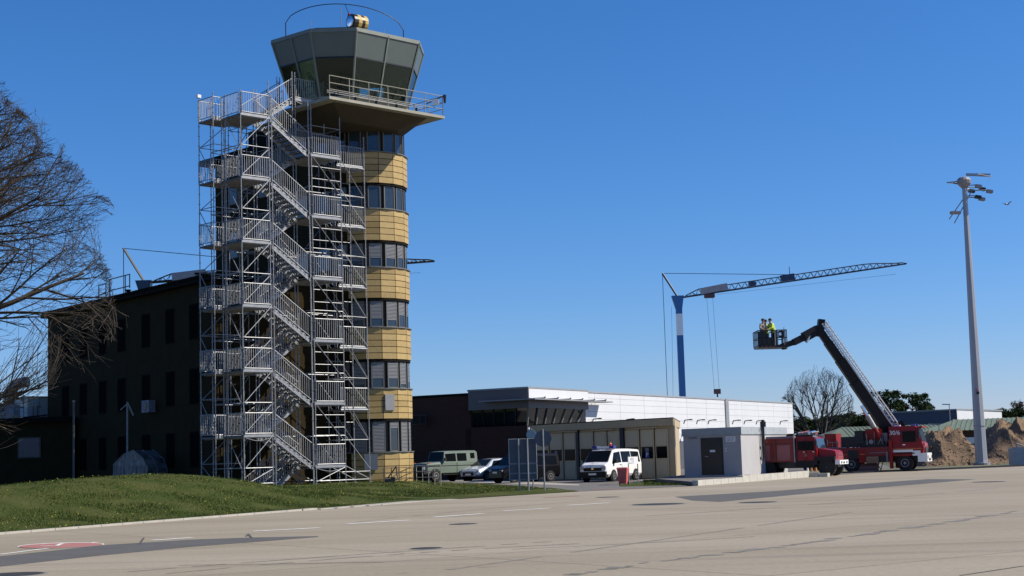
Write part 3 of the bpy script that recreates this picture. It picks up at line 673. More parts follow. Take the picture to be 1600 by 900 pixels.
q = onwall(175, 460).xy - nB * 1; g = MB(); g.bar((q.x, q.y, 11.4), (q.x, q.y, 12.0), .12, darkroof, 8); g.bar((q.x, q.y, 12.0), (q.x, q.y, 12.06), .18, darkroof, 8); g.build('vent_pipe', ob, (0, 0, 0)).matrix_parent_inverse = Matrix.LocRotScale(ob.location, ob.rotation_euler, None).inverted()
q = onwall(252, 450).xy - nB * 3; g = MB(); g.box(-.75, .75, -.5, .5, 0, .9, greyp); g.box(-.8, .8, -.55, .55, .9, 1.0, darkroof); ch = g.build('chimney', ob); ch.matrix_parent_inverse = Matrix.LocRotScale(ob.location, ob.rotation_euler, None).inverted(); ch.location = (q.x, q.y, 11.4)
# things at the foot of the office block, behind the grass mound
p = gy(199, 740, 80); pm = thing('weather_mast', 'thin grey mast with a small cross arm before the dark office block', 'mast', (p.x, p.y, 1.0))
g = MB(); g.bar((0, 0, -.5), (0, 0, 4.0), .05, greyp, 6); g.build('pole', pm); g = MB(); g.bar((-.35, 0, 3.7), (.05, 0, 4.05), .03, greyp, 5); g.bar((0, 0, 4.1), (.32, 0, 3.4), .05, greyp, 5); g.build('sensor_arm', pm)
p = gy(115, 745, 78); g = MB(); g.bar((0, 0, -.5), (0, 0, 4.2), .06, mat('grey_post', (.12, .12, .12), .6), 6); g.bar((0, 0, 4.2), (0, 0, 4.28), .08, greyp, 6); tag(g.build('pole', None, (p.x, p.y, 0.9)), 'dim grey pole left of the mast before the office block', 'pole')
p = gy(219, 741, 82); tn = thing('frame_tent', 'ribbed frame tent of shiny sheeting behind the grass mound', 'tent', (p.x, p.y, .9), radians(-20))
sheet = mat('shiny_sheet', (.03, .03, .035), .35, .2, .5, 2.2, stretch=(3, .5, 1.5), col2=(.34, .35, .37))
g = MB(); pr = [(-1.0, 0), (-1.0, 1.0), (-.4, 1.5), (.2, 1.7), (.8, 1.25), (1.05, .7), (1.05, 0)]
g.add([(x, -.9, z) for x, z in pr] + [(x, .9, z) for x, z in pr], [[i, (i + 1) % 7, 7 + (i + 1) % 7, 7 + i][::-1] for i in range(6)] + [[0, 1, 2, 3, 4, 5, 6][::-1], [7, 8, 9, 10, 11, 12, 13]], sheet); g.build('sheeting', tn)
g = MB()
for y in (-.93, 0, .93):
    for a, b in zip(pr, pr[1:]): g.bar((a[0] * 1.02, y, a[1] * 1.01), (b[0] * 1.02, y, b[1] * 1.01), .02, galv, 4)
for i in range(9): g.bar((-1 + i * .25, -.97, 0), (-.9 + i * .25, -.97, .9), .015, galv, 4)
g.build('frame', tn)
for x, s_ in ((143, .5), (168, .62)):
    p = gy(x, 742, 77); g = MB(); g.lathe((0, 0, -.3), (0, 0, 1), [(.1, 0), (.1, s_ + .3), (.06, s_ + .38)], greyp, 10); tag(g.build('bollard', None, (p.x, p.y, zt(p.x, p.y))), 'short dim bollard at the mound crest ' + ('left of its twin' if x < 150 else 'nearer to the tent'), 'bollard', 'bollards behind the mound')
# low annexe at the far left
p0 = gy(-120, 650, 92); p1 = gy(74, 655, 92)
an = thing('annexe_building', 'low flat roofed dark annexe at the left edge behind the mound', 'building', (p0.x, 92, 0))
Lx = p1.x - p0.x; g = MB(); g.box(0, Lx + 1.5, 0, 8, 0, 4.55, darkwall); g.build('wall', an); g = MB(); g.box(-.2, Lx + 1.5, -.3, 8.2, 4.55, 4.85, darkroof); g.build('roof', an)
f = MB(); f.box(-.7, .7, -.05, 0, 0, 1.25, frameb); q = gy(46, 716, 92); f = f.build('window', an, (q.x - p0.x, 0, q.z)); g = MB(); g.box(-.62, .62, -.065, -.052, .08, 1.17, mat('dim_blue_pane', (.05, .06, .095), .25)); g.build('pane', f)
# roof plant
q = gy(31, 642, 97); e = thing('plant_container', 'cream coloured plant container on the annexe roof beside the duct', 'container', (q.x, 98.5, 4.85), radians(38)); cream = mat('cream_panel', (.62, .60, .52), .5)
g = MB(); g.box(0, 3.0, 0, 2.5, .02, 1.55, cream); 
for x in (.75, 1.55, 2.3): g.box(x, x + .03, -.02, 0, .05, 1.5, greyp)
g.build('body', e); g = MB(); g.box(-.05, 3.05, -.05, 2.55, 1.55, 1.6, darkroof); g.build('lid', e); g = MB()
for x in (.35, .62, 2.4): g.bar((x, -.06, 0), (x, -.06, 1.0), .03, blackm, 5)
g.bar((-.3, -.08, .25), (3, -.08, .55), .04, blackm, 5); g.build('pipework', e)
q = gy(14, 620, 95); e = thing('exhaust_duct', 'curved silver ventilation duct on the annexe roof', 'duct', (q.x, 95, 4.85))
g = MB(); sil = mat('duct_metal', (.30, .31, .33), .4, .7, .2, 2); pr = [(.0, 0, .2), (0, 0, 1.2), (.08, 0, 1.7), (.35, 0, 2.1), (.8, 0, 2.3), (1.2, 0, 2.3)]
for a, b in zip(pr, pr[1:]): g.bar(Vector(a), Vector(b), .34, sil, 12)
g.build('elbow', e); g = MB(); g.box(-1.9, .5, -.6, .6, -.02, .95, greyp); g.build('fan_box', e); g = MB(); g.bar((.9, 0, 0), (.9, 0, 3.4), .02, blackm, 4); g.build('rod', e)
q = gy(-10, 610, 99); g = MB(); g.box(0, 3.0, 0, 3, 0, .9, whitec); g.box(-.05, 3.05, -.05, 3.05, .9, .95, darkroof); tag(g.build('skylight_upstand', None, (q.x, 99, 4.85)), 'long low white roof upstand behind the duct', 'roof box')
g = MB(); sg_ = MB()
# ------------------------------------------------------------------ fire station hall
e = fs_ = thing('fire_station', 'fire station with dark brick wing, grey lookout block and long white hall', 'building')
brick = bpy.data.materials.new('dark_brick'); brick.use_nodes = True
n = brick.node_tree.nodes; l = brick.node_tree.links; tc = n.new('ShaderNodeTexCoord'); br = n.new('ShaderNodeTexBrick'); l.new(tc.outputs['Object'], br.inputs[0])
mp_ = n.new('ShaderNodeMapping'); mp_.inputs['Rotation'].default_value = (radians(90), 0, 0); l.new(tc.outputs['Object'], mp_.inputs[0]); l.new(mp_.outputs[0], br.inputs[0])
br.inputs['Color1'].default_value = (.070, .020, .010, 1); br.inputs['Color2'].default_value = (.046, .015, .008, 1); br.inputs['Mortar'].default_value = (.04, .025, .018, 1)
br.inputs['Scale'].default_value = 1; br.inputs['Brick Width'].default_value = .25; br.inputs['Row Height'].default_value = .08; br.inputs['Mortar Size'].default_value = .008
l.new(br.outputs[0], n['Principled BSDF'].inputs['Base Color']); n['Principled BSDF'].inputs['Roughness'].default_value = .9
K = Vector((1.0, 119.0)); AH = Vector((.459, .888)).normalized(); BH = Vector((-.86, .51)).normalized()
panelg = mat('grey_cassette', (.13, .115, .12), .45, .2, .05, .5); beige = mat('beige_door', (.69, .55, .33), .6, 0, .06, 1); beigel = mat('beige_door_panel', (.69, .57, .37), .6, 0, .05, 1); beiged = mat('beige_fascia', (.54, .43, .27), .6, 0, .08, 1)
def V2(o, a, x, b, y): return o + a * x + b * y
def quadprism(b, o, xa, xb, ya, yb, z0, z1, mt, A=AH, B=BH): b.prism([tuple(V2(o, A, xa, B, ya)), tuple(V2(o, A, xb, B, ya)), tuple(V2(o, A, xb, B, yb)), tuple(V2(o, A, xa, B, yb))], z0, z1, mt)
# brick wing
g = MB(); quadprism(g, K, .35, 9, 5.5, 33, 0, 6.6, brick); quadprism(g, K, .35, 9, .35, 6, 0, 4.05, brick); quadprism(g, K, .3, 9, 5.5, 33, 6.6, 6.8, darkroof); g.build('brick_wing', e)
# upper lookout block
g = MB(); quadprism(g, K, 0, 11.1, 0, 5.5, 5.4, 6.9, panelg); g.build('lookout_band', e)
g = MB(); quadprism(g, K, -.05, 11.15, -.05, 5.55, 6.9, 7.03, greyp); g.build('parapet', e)
g = MB(); P = lambda x, y, z: Vector((*V2(K, AH, x, BH, y), z)); g.plate([P(.1, -.012, 6.15), P(11.05, -.012, 6.15), P(11.05, -.012, 6.88), P(.1, -.012, 6.88)], .012, whitec); g.build('white_cassette', e)
# slanted glazing under the band: wide at the top, set back at the bottom
top_ = [tuple(V2(K, AH, .15, BH, .15)), tuple(V2(K, AH, 10.4, BH, .15)), tuple(V2(K, AH, 10.4, BH, 5.4)), tuple(V2(K, AH, .15, BH, 5.4))]
bot_ = [tuple(V2(K, AH, .75, BH, .6)), tuple(V2(K, AH, 9.6, BH, .6)), tuple(V2(K, AH, 9.6, BH, 5.4)), tuple(V2(K, AH, .75, BH, 5.4))]
g = MB(); g.prism(bot_, 4.07, 5.4, glass, top_); lg = g.build('lookout_glazing', e)
for i in range(7):
    t = i / 6; a = Vector((*bot_[0], 4.07)).lerp(Vector((*bot_[1], 4.07)), t); c = Vector((*top_[0], 5.4)).lerp(Vector((*top_[1], 5.4)), t); n3 = Vector((BH.x, BH.y, 0)) * -.05
    g = MB(); g.beam(a + n3, c + n3, .12, .14, cabframe, upv=(AH.x, AH.y, 0)); g.build('mullion', lg)
for i in range(1, 6):
    t = i / 5; a = Vector((*bot_[0], 4.07)).lerp(Vector((*bot_[3], 4.07)), t); c = Vector((*top_[0], 5.4)).lerp(Vector((*top_[3], 5.4)), t); n3 = Vector((AH.x, AH.y, 0)) * -.05
    g = MB(); g.beam(a + n3, c + n3, .10, .12, blackm, upv=(BH.x, BH.y, 0)); g.build('mullion', lg)
# thin sun canopy round the lookout
g = MB(); g.prism([tuple(V2(K, AH, -1.0, BH, -1.1)), tuple(V2(K, AH, 13.8, BH, -1.1)), tuple(V2(K, AH, 13.8, BH, -.07)), tuple(V2(K, AH, -.06, BH, -.07)), tuple(V2(K, AH, -.06, BH, 4.0)), tuple(V2(K, AH, -1.0, BH, 4.0))], 5.98, 6.07, greyp); cn = g.build('sun_canopy', e)
for i in range(6):
    g = MB(); a = V2(K, AH, .8 + i * 2.3, BH, -1.1); c = V2(K, AH, .8 + i * 2.3, BH, -.05); g.beam((*a, 6.12), (*c, 6.12), .08, .1, greyp); g.bar((*a, 6.15), (*a, 6.22), .07, blackm, 6); g.build('canopy_bracket', cn)
# long white hall
K2 = K + AH * 11.2 + BH * .25; HL = 57.4; SY = 0
g = MB(); quadprism(g, K2, -1, HL, 0, 28, 0, 2.65, mat('hall_plinth_dark', (.10, .105, .12), .6)); g.build('hall_base', e)
g = MB(); quadprism(g, K2, -.3, HL + .03, -.06, 28, 2.65, 6.82, whitec); hw = g.build('hall_wall', e)
g = MB(); quadprism(g, K2, .0, HL + .1, -.12, 28.1, 6.82, 6.95, mat('coping_grey', (.36, .37, .39), .5)); g.build('coping', e)
seamw = mat('cladding_seam', (.36, .37, .39), .6); g = MB()
for k in range(11):
    x = 1.6 + k * 5.4; a = V2(K2, AH, x, BH, -.06); g.beam((*a, 2.65), (*a, 6.82), .03, .012, seamw, upv=(BH.x, BH.y, 0))
for z in (3.3, 3.95, 4.6, 5.25, 5.9, 6.4):
    a = V2(K2, AH, 0, BH, -.062); b_ = V2(K2, AH, HL, BH, -.062); g.beam((*a, z), (*b_, z), .006, .025, seamw)
g.build('cladding_seams', hw)
x = 34.5; g = MB(); a = V2(K2, AH, x, BH, -.13); g.beam((*a, 2.2), (*a, 6.97), .8, .12, greyp, upv=(BH.x, BH.y, 0)); g.build('shadow_strip', hw)  # grey strip laid on the wall in place of a mast's cast shadow
for px in (925, 977, 1068, 1088, 1106, 1144, 1162, 1181, 1218):
    n3 = Vector((-BH.x, -BH.y)); d = ray(px, 655).xy; t = (K2 + BH * -.06).dot(n3) / d.dot(n3); q = d * t; dr = -BH
    g = MB(); g.bar((0, 0, -.15), (.12 * dr.x, .12 * dr.y, .2), .05, blackm, 5); g.bar((.1 * dr.x, .1 * dr.y, .2), (.75 * dr.x, .75 * dr.y, .26), .045, blackm, 5); g.box(.75 * dr.x - .15, .75 * dr.x + .15, .75 * dr.y - .15, .75 * dr.y + .15, .18, .28, blackm); g.build('wall_lamp', hw, (q.x, q.y, 4.4))
# garage with beige folding doors
D1 = gz(1053, 653.5, 3.8).xy; D0 = gz(831, 665, 3.8).xy; dD = (D1 - D0).normalized(); nD = Vector((dD.y, -dD.x)); LD = (D1 - D0).length
if nD.y > 0: nD = -nD
g = MB(); dS = Vector((.125, .992)); P = [D0, D1, D1 + dS * 14, D0 + dS * 14]; g.prism([tuple(p) for p in P], 0, 3.35, beiged); g.build('garage_wall', e)
g = MB(); P = [D0 + nD * .25 - dD * .1, D1 + nD * .25 + dD * .15, D1 + dS * 14 + dD * .15, D0 + dS * 14 - dD * .1]; g.prism([tuple(p) for p in P], 3.35, 3.8, beiged); g.prism([tuple(p) for p in P], 3.8, 3.86, darkroof); g.build('garage_roof', e)
def onD(px, off=0):
    d = ray(px, 700).xy; P0 = D0 + nD * off; t = P0.dot(nD) / d.dot(nD); return (d * t - D0).dot(dD)
leafx = [837, 859, 881, 902, 906, 929, 950, 971, 977, 1001, 1024, 1046]
rotD = atan2(dD.y, dD.x)
for i in range(len(leafx) - 1):
    a, b_ = onD(leafx[i]), onD(leafx[i + 1]); w = b_ - a; o = D0 + dD * a
    if i in (3, 7):
        g = MB(); g.box(.0, w, -.14, .0, 0, 3.35, blackm); g.build('door_post', e, (o.x, o.y, 0), rotD); continue
    g = MB(); g.box(.03, w - .03, -.06, .0, .05, 3.15, beige); g.box(.16, w - .16, -.08, -.055, 2.1, 3.0, beigel); g.box(.16, w - .16, -.08, -.055, .2, 1.2, beigel); g.box(0, .05, -.1, 0, .05, 3.2, blackm)
    dl = g.build('door_leaf', e, (o.x, o.y, 0), rotD)
    g = MB(); g.box(.16, w - .16, -.085, -.06, 1.3, 2.05, carglass); g.build('pane', dl)
    if i in (1, 9):
        m_ = mat('parking_sign_blue', (.03, .06, .30), .5); g = MB(); cx_ = w / 2; g.box(cx_ - .17, cx_ + .17, -.1, -.087, 1.32, 1.72, m_); g.box(cx_ - .15, cx_ + .15, -.1, -.087, 1.74, 1.98, acm); s_ = g.build('notice', dl)
        link('letter_p', text_mesh('P', .42, white), s_, (cx_, -.105, 1.52), (radians(90), 0, 0))
g = MB(); 
for a in (.2, .45, .75): o = D0 + dD * LD * a + nD * .14; g.beam((o.x, o.y, 3.27), (o.x + dD.x * 2, o.y + dD.y * 2, 3.27), .06, .06, beigel)
g.build('door_track', e)
for px in (900, 1040): q = gz(px, 653, 4); 
# left brick wing window
for px, w in ((648, 1.1), (660, 1.3)):
    pass
for px in (649, 661):
    d = ray(px, 655).xy; o = V2(K, AH, .32, BH, 0); nn = -AH; t = o.dot(nn) / d.dot(nn); q = d * t; zc = 1.7 + (717 - 656) / 2400 * q.y
    g = MB(); g.beam((q.x - BH.x * .3, q.y - BH.y * .3, zc), (q.x + BH.x * .3, q.y + BH.y * .3, zc), .08, .75, frameb); f = g.build('window', e)
    g = MB(); q2 = q - AH * .05; g.beam((q2.x - BH.x * .25, q2.y - BH.y * .25, zc), (q2.x + BH.x * .25, q2.y + BH.y * .25, zc), .02, .65, dullglass); g.build('pane', f)
# ------------------------------------------------------------------ small grey kiosk on the raised edge
Bc = gz(1160, 741, .32).xy; Br = gz(1229.5, 738, .32).xy; Bl = gz(1079, 742.5, .32).xy
Bl = Bc + (Bl - Bc).normalized() * 3.8; dE = Vector((.42, .907)).normalized(); tE = 0
while (Bc + dE * tE).x / (Bc + dE * tE).y < ray(1229.5, 705).x / ray(1229.5, 705).y: tE += .02
Br = Bc + dE * tE
dK = (Bl - Bc).normalized(); eK = (Br - Bc).normalized()
Hk = gy(1159, 666.8, Bc.y).z
kio = thing('utility_cabin', 'grey flat roofed cabin with a dark door and a lit pale side', 'cabin', (Bc.x, Bc.y, 0))
kiom = mat('cabin_render', (.50, .49, .50), .8, 0, .06, 1, .1); kiot = mat('cabin_fascia', (.40, .44, .47), .6)
lo = lambda P: tuple(P - Bc)
Bb = Bl + (Br - Bc)
g = MB(); g.prism([lo(Bc), lo(Br), lo(Bb), lo(Bl)], .2, Hk - .42, kiom); g.build('wall', kio)
g = MB(); q_ = .07; g.prism([tuple((Bc - Bc) - dK * q_ - eK * q_), tuple((Br - Bc) - dK * q_ + eK * q_), tuple((Bb - Bc) + dK * q_ + eK * q_), tuple((Bl - Bc) + dK * q_ - eK * q_)], Hk - .42, Hk, kiot); g.build('roof', kio)
rotK = atan2(-dK.y, -dK.x); LKd = (Bl - Bc).length
lk = Bl - Bc
g = MB(); g.box(LKd * .31, LKd * .69, -.03, .0, .32, Hk - .55, frameb); g.box(LKd * .33, LKd * .67, -.05, -.03, .35, Hk - .6, mat('cabin_door_dark', (.02, .025, .035), .3)); dr = g.build('door', kio, (lk.x, lk.y, 0), rotK)
g = MB(); g.bar((LKd * .40, -.09, 1.35), (LKd * .40, -.05, 1.35), .03, chrome, 6); g.bar((LKd * .40, -.09, 1.35), (LKd * .45, -.09, 1.35), .02, chrome, 6); g.build('handle', dr); g = MB(); g.box(LKd * .47, LKd * .56, -.06, -.05, 1.6, 1.72, white); g.build('door_notice', dr)
g = MB(); g.box(LKd * .75, LKd * .91, -.03, 0, 2.15, 2.45, white); sgn = g.build('name_plate', kio, (lk.x, lk.y, 0), rotK)
g = MB(); 
for a, b_, z in ((.77, .80, 2.33), (.805, .82, 2.33), (.83, .85, 2.33), (.86, .89, 2.33), (.77, .83, 2.22), (.84, .88, 2.22)): g.box(LKd * a, LKd * b_, -.035, -.03, z, z + .05, greyp)
g.build('plate_print', sgn); g = MB(); g.box(LKd * .73, LKd * .745, -.04, 0, 1.6, 1.68, white); g.box(LKd * .73, LKd * .745, -.04, 0, 1.75, 1.82, white); g.build('switch', kio, (lk.x, lk.y, 0), rotK)
g = MB(); g.box(LKd * .1, LKd * .25, -.06, 0, 2.4, 2.46, acm); g.build('tube_lamp', kio, (lk.x, lk.y, 0), rotK)
q = (Br - Bc) * .42 ; nK = Vector((eK.y, -eK.x)); 
if nK.x < 0: nK = -nK
g = MB(); o = q + nK * .16; g.bar((o.x, o.y, 1.2), (o.x, o.y, Hk - .0), .07, blackm, 8); g.bar((o.x - eK.x * .3, o.y - eK.y * .3, 1.0), (o.x - eK.x * .3, o.y - eK.y * .3, Hk - .1), .05, blackm, 6)
for z in (1.3, 1.9): g.beam((o.x, o.y, z), (o.x - eK.x * .3, o.y - eK.y * .3, z), .08, .1, blackm)
g.bar((o.x, o.y, Hk + .0), (o.x, o.y, Hk + .32), .17, blackm, 8); g.bar((o.x, o.y, Hk + .32), (o.x, o.y, Hk + .42), .1, blackm, 8); g.build('siren_pole', kio)
# plinth slab and blocks
pw = [gz(1091, 759).xy, gz(1161, 753.5).xy, gz(1265, 745.5).xy, gz(1294, 745).xy]
g = MB(); 
for a, b_, h in ((pw[0], pw[1], .26), (pw[1], pw[2], .36), (pw[2], pw[3], .22)):
    L = (b_ - a).length; nb = max(2, round(L / .95)); d = (b_ - a) / nb; dn = d.normalized(); nn = Vector((-dn.y, dn.x)) * .3
    for k in range(nb):
        p = a + d * k; g.obox((p.x, p.y, 0), (d.x - dn.x * .03, d.y - dn.y * .03, 0), (nn.x, nn.y, 0), (0, 0, h + random.uniform(-.01, .01)), concb)
tag(g.build('retaining_wall'), 'low stepped row of pale concrete blocks in front of the grey cabin', 'wall')
rb = [pw[0] + Vector((-.25, .3)), pw[1] + Vector((-.25, .3)), pw[2] + Vector((-.25, .3)), pw[3] + Vector((-.2, .35)), Vector((19.5, 100)), Vector((13, 108)), Vector((7.8, 88))]
g = MB(); g.prism([tuple(p) for p in rb], -.02, .2, asphl); structure(g.build('raised_pavement'))
g = MB(); vs = []; P = [gz(x, y, .012) for x, y in ((968, 757), (1000, 753), (1055, 748.5), (1100, 747), (1091, 757), (1010, 759.5), (968, 760))]
g.add([tuple(p) for p in P][::-1], [list(range(7))], grassm); structure(g.build('grass_patch')); 
g = MB(); vs = []; fs = []
for i in range(5000):
    x = random.uniform(1005, 1092); y = random.uniform(750, 758.5)
    p = gz(x, y, .012); h = random.uniform(.03, .1); a = random.uniform(0, pi); k = len(vs); vs += [(p.x - cos(a) * .02, p.y - sin(a) * .02, .01), (p.x + cos(a) * .02, p.y + sin(a) * .02, .01), (p.x, p.y, h)]; fs.append([k, k + 1, k + 2])
g.add(vs, fs, bladem); tag(g.build('grass'), 'small strip of grass between parking entrance and concrete blocks', 'grass', kind='stuff')
flat('path', [(645, 752.3), (735, 750.2), (840, 753.5), (905, 757), (905, 758.6), (820, 756), (720, 752.8), (645, 754)], 0.012, kerbm)
# ------------------------------------------------------------------ signs, bin
signb = mat('sign_back', (.075, .10, .135), .5, .3, .1)
def panel_sign():
    a = gz(812, 765, .05); b_ = gz(826, 765, .05); Y0 = 74.5; a = gy(812, 765, Y0); b_ = gy(826, 765, Y0 - .3)
    e = thing('direction_sign', 'large three part traffic sign on two posts seen from behind', 'sign', (a.x, a.y, zt(a.x, a.y)))
    zz = zt(a.x, a.y); L = b_.x - a.x
    for x in (0, L):
        g = MB(); g.bar((x, 0, -.1), (x, 0, 2.52), .045, galv, 8); g.build('post', e)
    x0 = gy(795, 700, Y0).x - a.x; x1 = gy(838, 700, Y0).x - a.x
    g = MB()
    def pan(z0, z1):
        g.box(x0, x1, .07, .09, z0, z1, signb)
        for (p, q) in (((x0, .08, z0), (x1, .08, z0)), ((x0, .08, z1), (x1, .08, z1)), ((x0, .08, z0), (x0, .08, z1)), ((x1, .08, z0), (x1, .08, z1))): g.bar(p, q, .022, galv, 5)
    g = MB(); pan(1.33, 2.5); g.build('upper_panel', e)
    g = MB(); pan(.86, 1.29); g.build('middle_panel', e)
    g = MB(); pan(.55, .83); g.build('lower_panel', e)
panel_sign()
p = gy(851, 766, 73.5); e = thing('stop_sign', 'octagonal sign seen from behind on a tall thin post', 'sign', (p.x, p.y, 0))
g = MB(); g.bar((0, 0, -.05), (0, 0, 2.95), .038, galv, 8); g.build('post', e); g = MB(); g.lathe((-.0, .05, 2.5), (0, 1, 0), [(.42, 0), (.42, .02)], signb, 8); o = g.build('sign_face', e)
p = gy(832.5, 740, 80); e = thing('round_sign', 'small round pale sign on a short pole above the large sign', 'sign', (p.x, p.y, 0))
g = MB(); g.bar((0, 0, 0), (0, 0, 3.1), .035, galv, 6); g.build('post', e); g = MB(); g.lathe((-.02, -.07, 2.78), (.35, 1, 0), [(.27, 0), (.27, .02)], mat('pale_sign', (.35, .45, .52), .4), 20); g.build('sign_face', e)
g = MB(); g.bar((-.15, 0, 3.06), (-.15, 0, 3.16), .06, white, 6); g.build('lamp', e)
p = gz(974, 757.5); e = thing('wheeled_bin', 'faded red two wheeled rubbish bin beside the white van', 'bin', (p.x, p.y, 0), radians(-15)); binm = mat('bin_red', (.69, .15, .14), .5)
g = MB(); s0 = [(-.2, -.22), (.2, -.22), (.2, .22), (-.2, .22)]; s1 = [(-.27, -.3), (.27, -.3), (.27, .3), (-.27, .3)]; g.prism(s0, .06, .85, binm, s1); 
for x in (-.12, 0, .12): g.box(x - .015, x + .015, -.27, -.2, .1, .8, binm)
g.build('body', e); g = MB(); g.prism([(-.3, -.34), (.3, -.34), (.3, .34), (-.3, .34)], .85, .93, binm, [(-.26, -.3), (.26, -.3), (.26, .26), (-.26, .26)]); g.bar((-.25, .37, .9), (.25, .37, .9), .02, binm); g.build('lid', e)
for x in (-.24, .24): g = MB(); g.lathe((x - .03, .22, .1), (1, 0, 0), [(.1, 0), (.1, .06)], black, 12); g.build('wheel', e)
a = gz(983, 756); b_ = gz(998, 753); e = thing('notice_board', 'small white notice board on two grey posts in front of the white van', 'sign', (a.x, a.y, 0)); vx = b_.x + .0 - a.x
vx = .56; 
for x in (0, vx): g = MB(); g.bar((x, x * 1.2, 0), (x, x * 1.2, 1.55), .03, galv, 6); g.build('post', e)
g = MB(); g.obox((-.02, -.03, 1.08), (vx + .04, vx * 1.2, 0), (.01, -.02, 0), (0, 0, .4), white); bd = g.build('board', e); g = MB()
for z, k0, k1 in ((1.38, .25, .9), (1.30, .2, .8), (1.22, .35, .85), (1.12, .05, .95)): g.obox((vx * k0, vx * 1.2 * k0 - .055, z), (vx * (k1 - k0), vx * 1.2 * (k1 - k0), 0), (.004, -.006, 0), (0, 0, .03), greyp)
g.build('print', bd)
# ------------------------------------------------------------------ vehicles
def wheel(parent, x, y, r, w, rimm=galv, rr=.6):
    sgn_ = 1 if y > 0 else -1; o = thing('wheel', None, None, (x, y, r)); o.parent = parent; 
    del_ = [k for k in ('label', 'category') if k in o.keys()]
    g = MB(); g.lathe((0, -w / 2 * sgn_, 0), (0, sgn_, 0), [(r * .8, 0), (r, w * .15), (r, w * .85), (r * .93, w), (r * rr, w)], black, 24); g.build('tyre', o)
    g = MB(); g.lathe((0, w * .36 * sgn_, 0), (0, sgn_, 0), [(r * rr, 0), (r * rr, w * .16), (r * rr * .85, w * .17), (r * .45, w * .06), (r * .2, w * .06), (r * .17, w * .16)], rimm, 18)
    for k in range(5): a = 2 * pi * k / 5; g.bar((r * .3 * cos(a), sgn_ * w * .42, r * .3 * sin(a)), (r * .3 * cos(a), sgn_ * w * .46, r * .3 * sin(a)), r * .07, black, 6)
    g.build('rim', o)
class Car:
    """stations: (x, zb, wb, zs, ws, zbelt, wbelt, ztop, wtop), rear to front"""
    def __init__(s, name, label, cat, loc, heading, st_, paint, scale=1.0, under=blackm):
        s.e = thing(name, label, cat, loc, heading); s.e.scale = (scale,) * 3; s.st = st_
        b = MB(); rings = []
        for (x, zb, wb, zs, ws, zl, wl, ztp, wtp) in st_:
            rings.append([(x, 0, zb), (x, wb, zb), (x, ws, zs), (x, ws + .01, (zs + zl) / 2), (x, wl, zl), (x, wtp, ztp - .05 * min(1, max(0, (ztp - zl) * 3))), (x, wtp - .10, ztp), (x, 0, ztp + .02), (x, -wtp + .10, ztp), (x, -wtp, ztp - .05 * min(1, max(0, (ztp - zl) * 3))), (x, -wl, zl), (x, -ws - .01, (zs + zl) / 2), (x, -ws, zs), (x, -wb, zb)])
        n_ = 14; vs = [v for r in rings for v in r]; fs = []
        for i in range(len(rings) - 1):
            for k in range(n_): fs.append([i * n_ + k, i * n_ + (k + 1) % n_, (i + 1) * n_ + (k + 1) % n_, (i + 1) * n_ + k][::-1])
        fs += [list(range(n_)), [(len(rings) - 1) * n_ + k for k in range(n_)][::-1]]
        b.add(vs, fs, paint); s.body = b.build('body', s.e)
    def at(s, x):
        for a, c in zip(s.st, s.st[1:]):
            if a[0] <= x <= c[0]:
                t = (x - a[0]) / (c[0] - a[0]); return [p + (q - p) * t for p, q in zip(a, c)]
        return s.st[-1]
    def side(s, name, x0, x1, f0, f1, mt, sides=(1, -1), x0t=None, x1t=None, off=.012):
        for sd_ in sides:
            pts = []
            for x, f in ((x0, f0), (x1, f0), (x1 if x1t is None else x1t, f1), (x0 if x0t is None else x0t, f1)):
                q = s.at(x); y = q[6] + (q[8] - q[6]) * f; z = q[5] + (q[7] - .05 - q[5]) * f; pts.append((x, sd_ * (y + off * .3), z))
            g = MB(); 
            if sd_ > 0: pts = pts[::-1]
            g.plate(pts, off, mt); g.build(name, s.e)
    def screen(s, name, x0, x1, mt, w=.93, off=.015):
        a, c = s.at(x0), s.at(x1)
        pts = [(x0, a[8] * w, a[7] + .01), (x0, -a[8] * w, a[7] + .01), (x1, -c[8] * w, c[7] + .01), (x1, c[8] * w, c[7] + .01)]
        if x0 < x1: pass
        g = MB(); g.plate(pts if (x1 > x0) == True else pts[::-1], off, mt) ; o = g.build(name, s.e); return o
    def box(s, name, *a): g = MB(); g.box(*a); return g.build(name, s.e)
    def arch(s, x, w, r):
        for sd_ in (1, -1):
            g = MB(); g.lathe((x, sd_ * (w - .02), r * .98), (0, sd_, 0), [(r * 1.16, 0), (r * 1.16, .032)], black, 20); g.build('wheel_arch', s.e)
# white van
T = [(-2.45, .40, .78, .5, .88, 1.0, .90, 1.78, .74), (-2.36, .3, .84, .45, .94, 1.05, .95, 1.90, .78), (-1, .3, .85, .45, .95, 1.05, .95, 1.95, .80), (.7, .3, .85, .45, .95, 1.05, .95, 1.95, .80), (1.22, .3, .85, .45, .95, 1.05, .95, 1.87, .77), (1.98, .3, .85, .45, .94, 1.02, .93, 1.17, .84), (2.36, .3, .80, .45, .90, .88, .88, 1.02, .78), (2.46, .35, .72, .45, .84, .78, .83, .86, .72)]
v = Car('white_van', 'white police style van with blue roof lights parked before the beige garage doors', 'van', (5.75, 95.1, .01), radians(-120), T, white)
v.screen('windscreen', 1.24, 1.96, carglass); v.side('side_window', .45, 1.7, .1, .88, carglass, x1t=1.2); v.side('side_window', -.95, .32, .1, .88, carglass); v.side('side_window', -2.2, -1.05, .1, .88, carglass)
for x, y in ((1.55, .885), (-1.5, .885), (1.55, -.885), (-1.5, -.885)): wheel(v.e, x, y, .34, .24)
v.arch(1.55, .955, .34); v.arch(-1.5, .955, .34)
